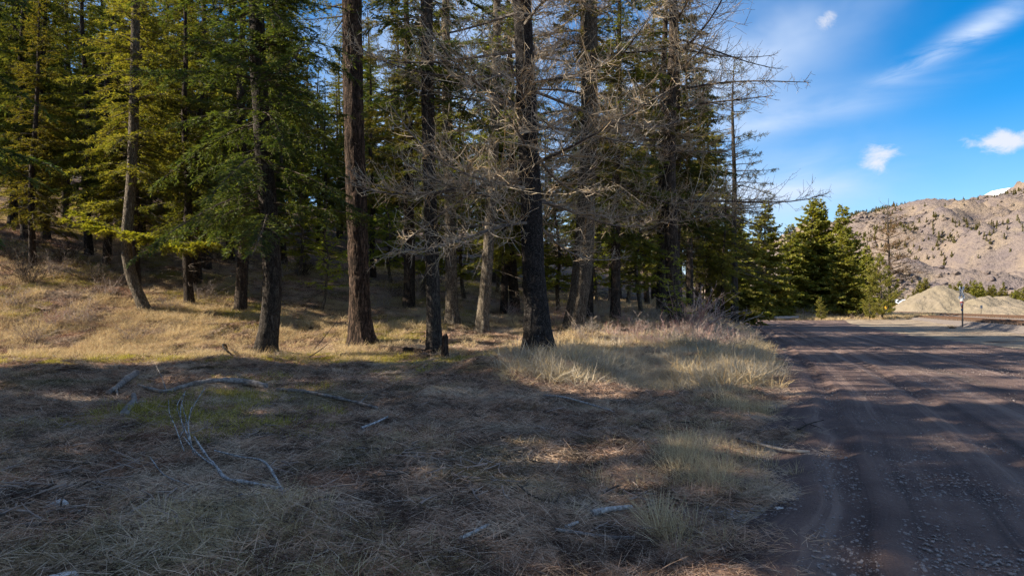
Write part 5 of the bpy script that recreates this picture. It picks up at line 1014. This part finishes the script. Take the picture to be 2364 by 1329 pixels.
for x in (-1.4, 1.4):
    for y in (-1.0, 1.0): add('wheel', wm, lo, (x, y, 0.72))
c = at(2088, 200); pl_ = thing('lamp_pole', 'thin grey pole with a short arm in front of the shed', 'pole', (c[0], c[1], 0.2)); add('pole', mesh('pole', [(*box(0.1, 0.1, 3.0, (0, 0, 1.5)), 0)], [M_GREYM]), pl_); add('arm', mesh('arm', [(*box(0.9, 0.08, 0.08, (-0.4, 0, 3.0)), 0)], [M_GREYM]), pl_)

# trees behind the gravel yard
YT = [(2122, 646, 'pair'), (2138, 640, ''), (2110, 668, ''), (2192, 655, ''), (2205, 658, ''), (2216, 648, ''), (2230, 654, ''), (2242, 660, ''), (2251, 646, ''), (2262, 650, ''), (2270, 664, ''), (2286, 658, ''), (2292, 656, ''), (2312, 664, ''), (2322, 668, ''), (2335, 672, ''), (2345, 668, ''), (2352, 666, ''), (2362, 662, ''), (2378, 660, ''), (2098, 680, ''), (2180, 660, '')]
YT.sort()
for n, (px, py, _) in enumerate(YT):
    d = 255 + 18 * ((n * 7) % 5); H = (HY - py) / FPX * d + CAMH
    x = (px - CX) / FPX * d; place('far', 'fir_tree', f"{ORD[n]} conifer from the left in the row behind the gravel piles", 'tree', (x, d, float(terrain(x, d))), n * 2.1, H / 13, 'conifers behind the gravel yard')

# open wood, snags and boulders on the mountain (too far to count)
def far_tree(seed):
    r = np.random.default_rng(seed); parts = [(*tubes(np.array([[[0, 0, 0], [0, 0, 0.5], [0, 0, 1.0]]]), np.array([[0.02, 0.015, 0.004]]), 4), 0)]
    k = 90; z = r.uniform(0.12, 1.0, k); a = r.uniform(0, 6.283, k); D = np.stack([np.cos(a), np.sin(a), np.full(k, -0.25)], -1); C = np.stack([0 * z, 0 * z, z], -1)
    parts.append((*quads(C, D, nrm(UP + r.normal(0, 0.5, (k, 3))), (0.07 + 0.28 * (1 - z)) * r.uniform(0.7, 1.2, k), np.full(k, 0.07)), 1)); return mesh('far_tree', parts, [M_BARK_FIR, M_OLIVE])
def mtn_pts(rg, n, keep):
    x = rg.uniform(250, 1300, n * 12); y = rg.uniform(640, 1330, n * 12); px = CX + FPX * x / y; m = (px > 1790) & (px < 2420) & (keep(x, y) > rg.random(len(x))); x, y = x[m][:n], y[m][:n]; return np.stack([x, y, mountain_z(x, y)], -1)
rg = np.random.default_rng(91)
def km(x, y):
    t = (y - 560) / 740; return 1.0 * sm(0.9, 1.0, t) * np.clip(0.5 + 0.8 * noise2(x, y, 80, 95, 2), 0, 1) + 0.75 * sm(0.25, 0.6, noise2(x + 0.75 * y, y * 0.3, 150, 96, 2)) * sm(0.35, 0.6, t) + 0.012
p = mtn_pts(rg, 1500, km); scatter('mountain_wood', 'scattered open pine wood on the mountain ridge and gullies', p, np.stack([0 * p[:, 0], 0 * p[:, 0], rg.uniform(0, 6.28, len(p))], -1), rg.uniform(4, 10, len(p)), [far_tree(s_) for s_ in range(4)])
stick = [mesh('snag', [(*tubes(np.array([[[0, 0, -0.3], [0.3, 0, 0.2], [1, 0.1, 0.35]]]), np.array([[0.10, 0.08, 0.03]]), 4), 0)], [M_BARK_FIR]), mesh('boulder', [(*rock(4, 1, 0.8), 0)], [M_MTN])]
p = mtn_pts(rg, 3200, lambda x, y: np.clip(0.3 + 0.9 * noise2(x, y, 120, 97, 2), 0.03, 1)); scatter('mountain_deadfall', 'fallen burnt snags and boulders littering the mountainside', p, np.stack([rg.normal(0, 0.2, len(p)), rg.normal(0, 0.2, len(p)), rg.uniform(0, 6.28, len(p))], -1), rg.uniform(2, 6.5, len(p)), stick)
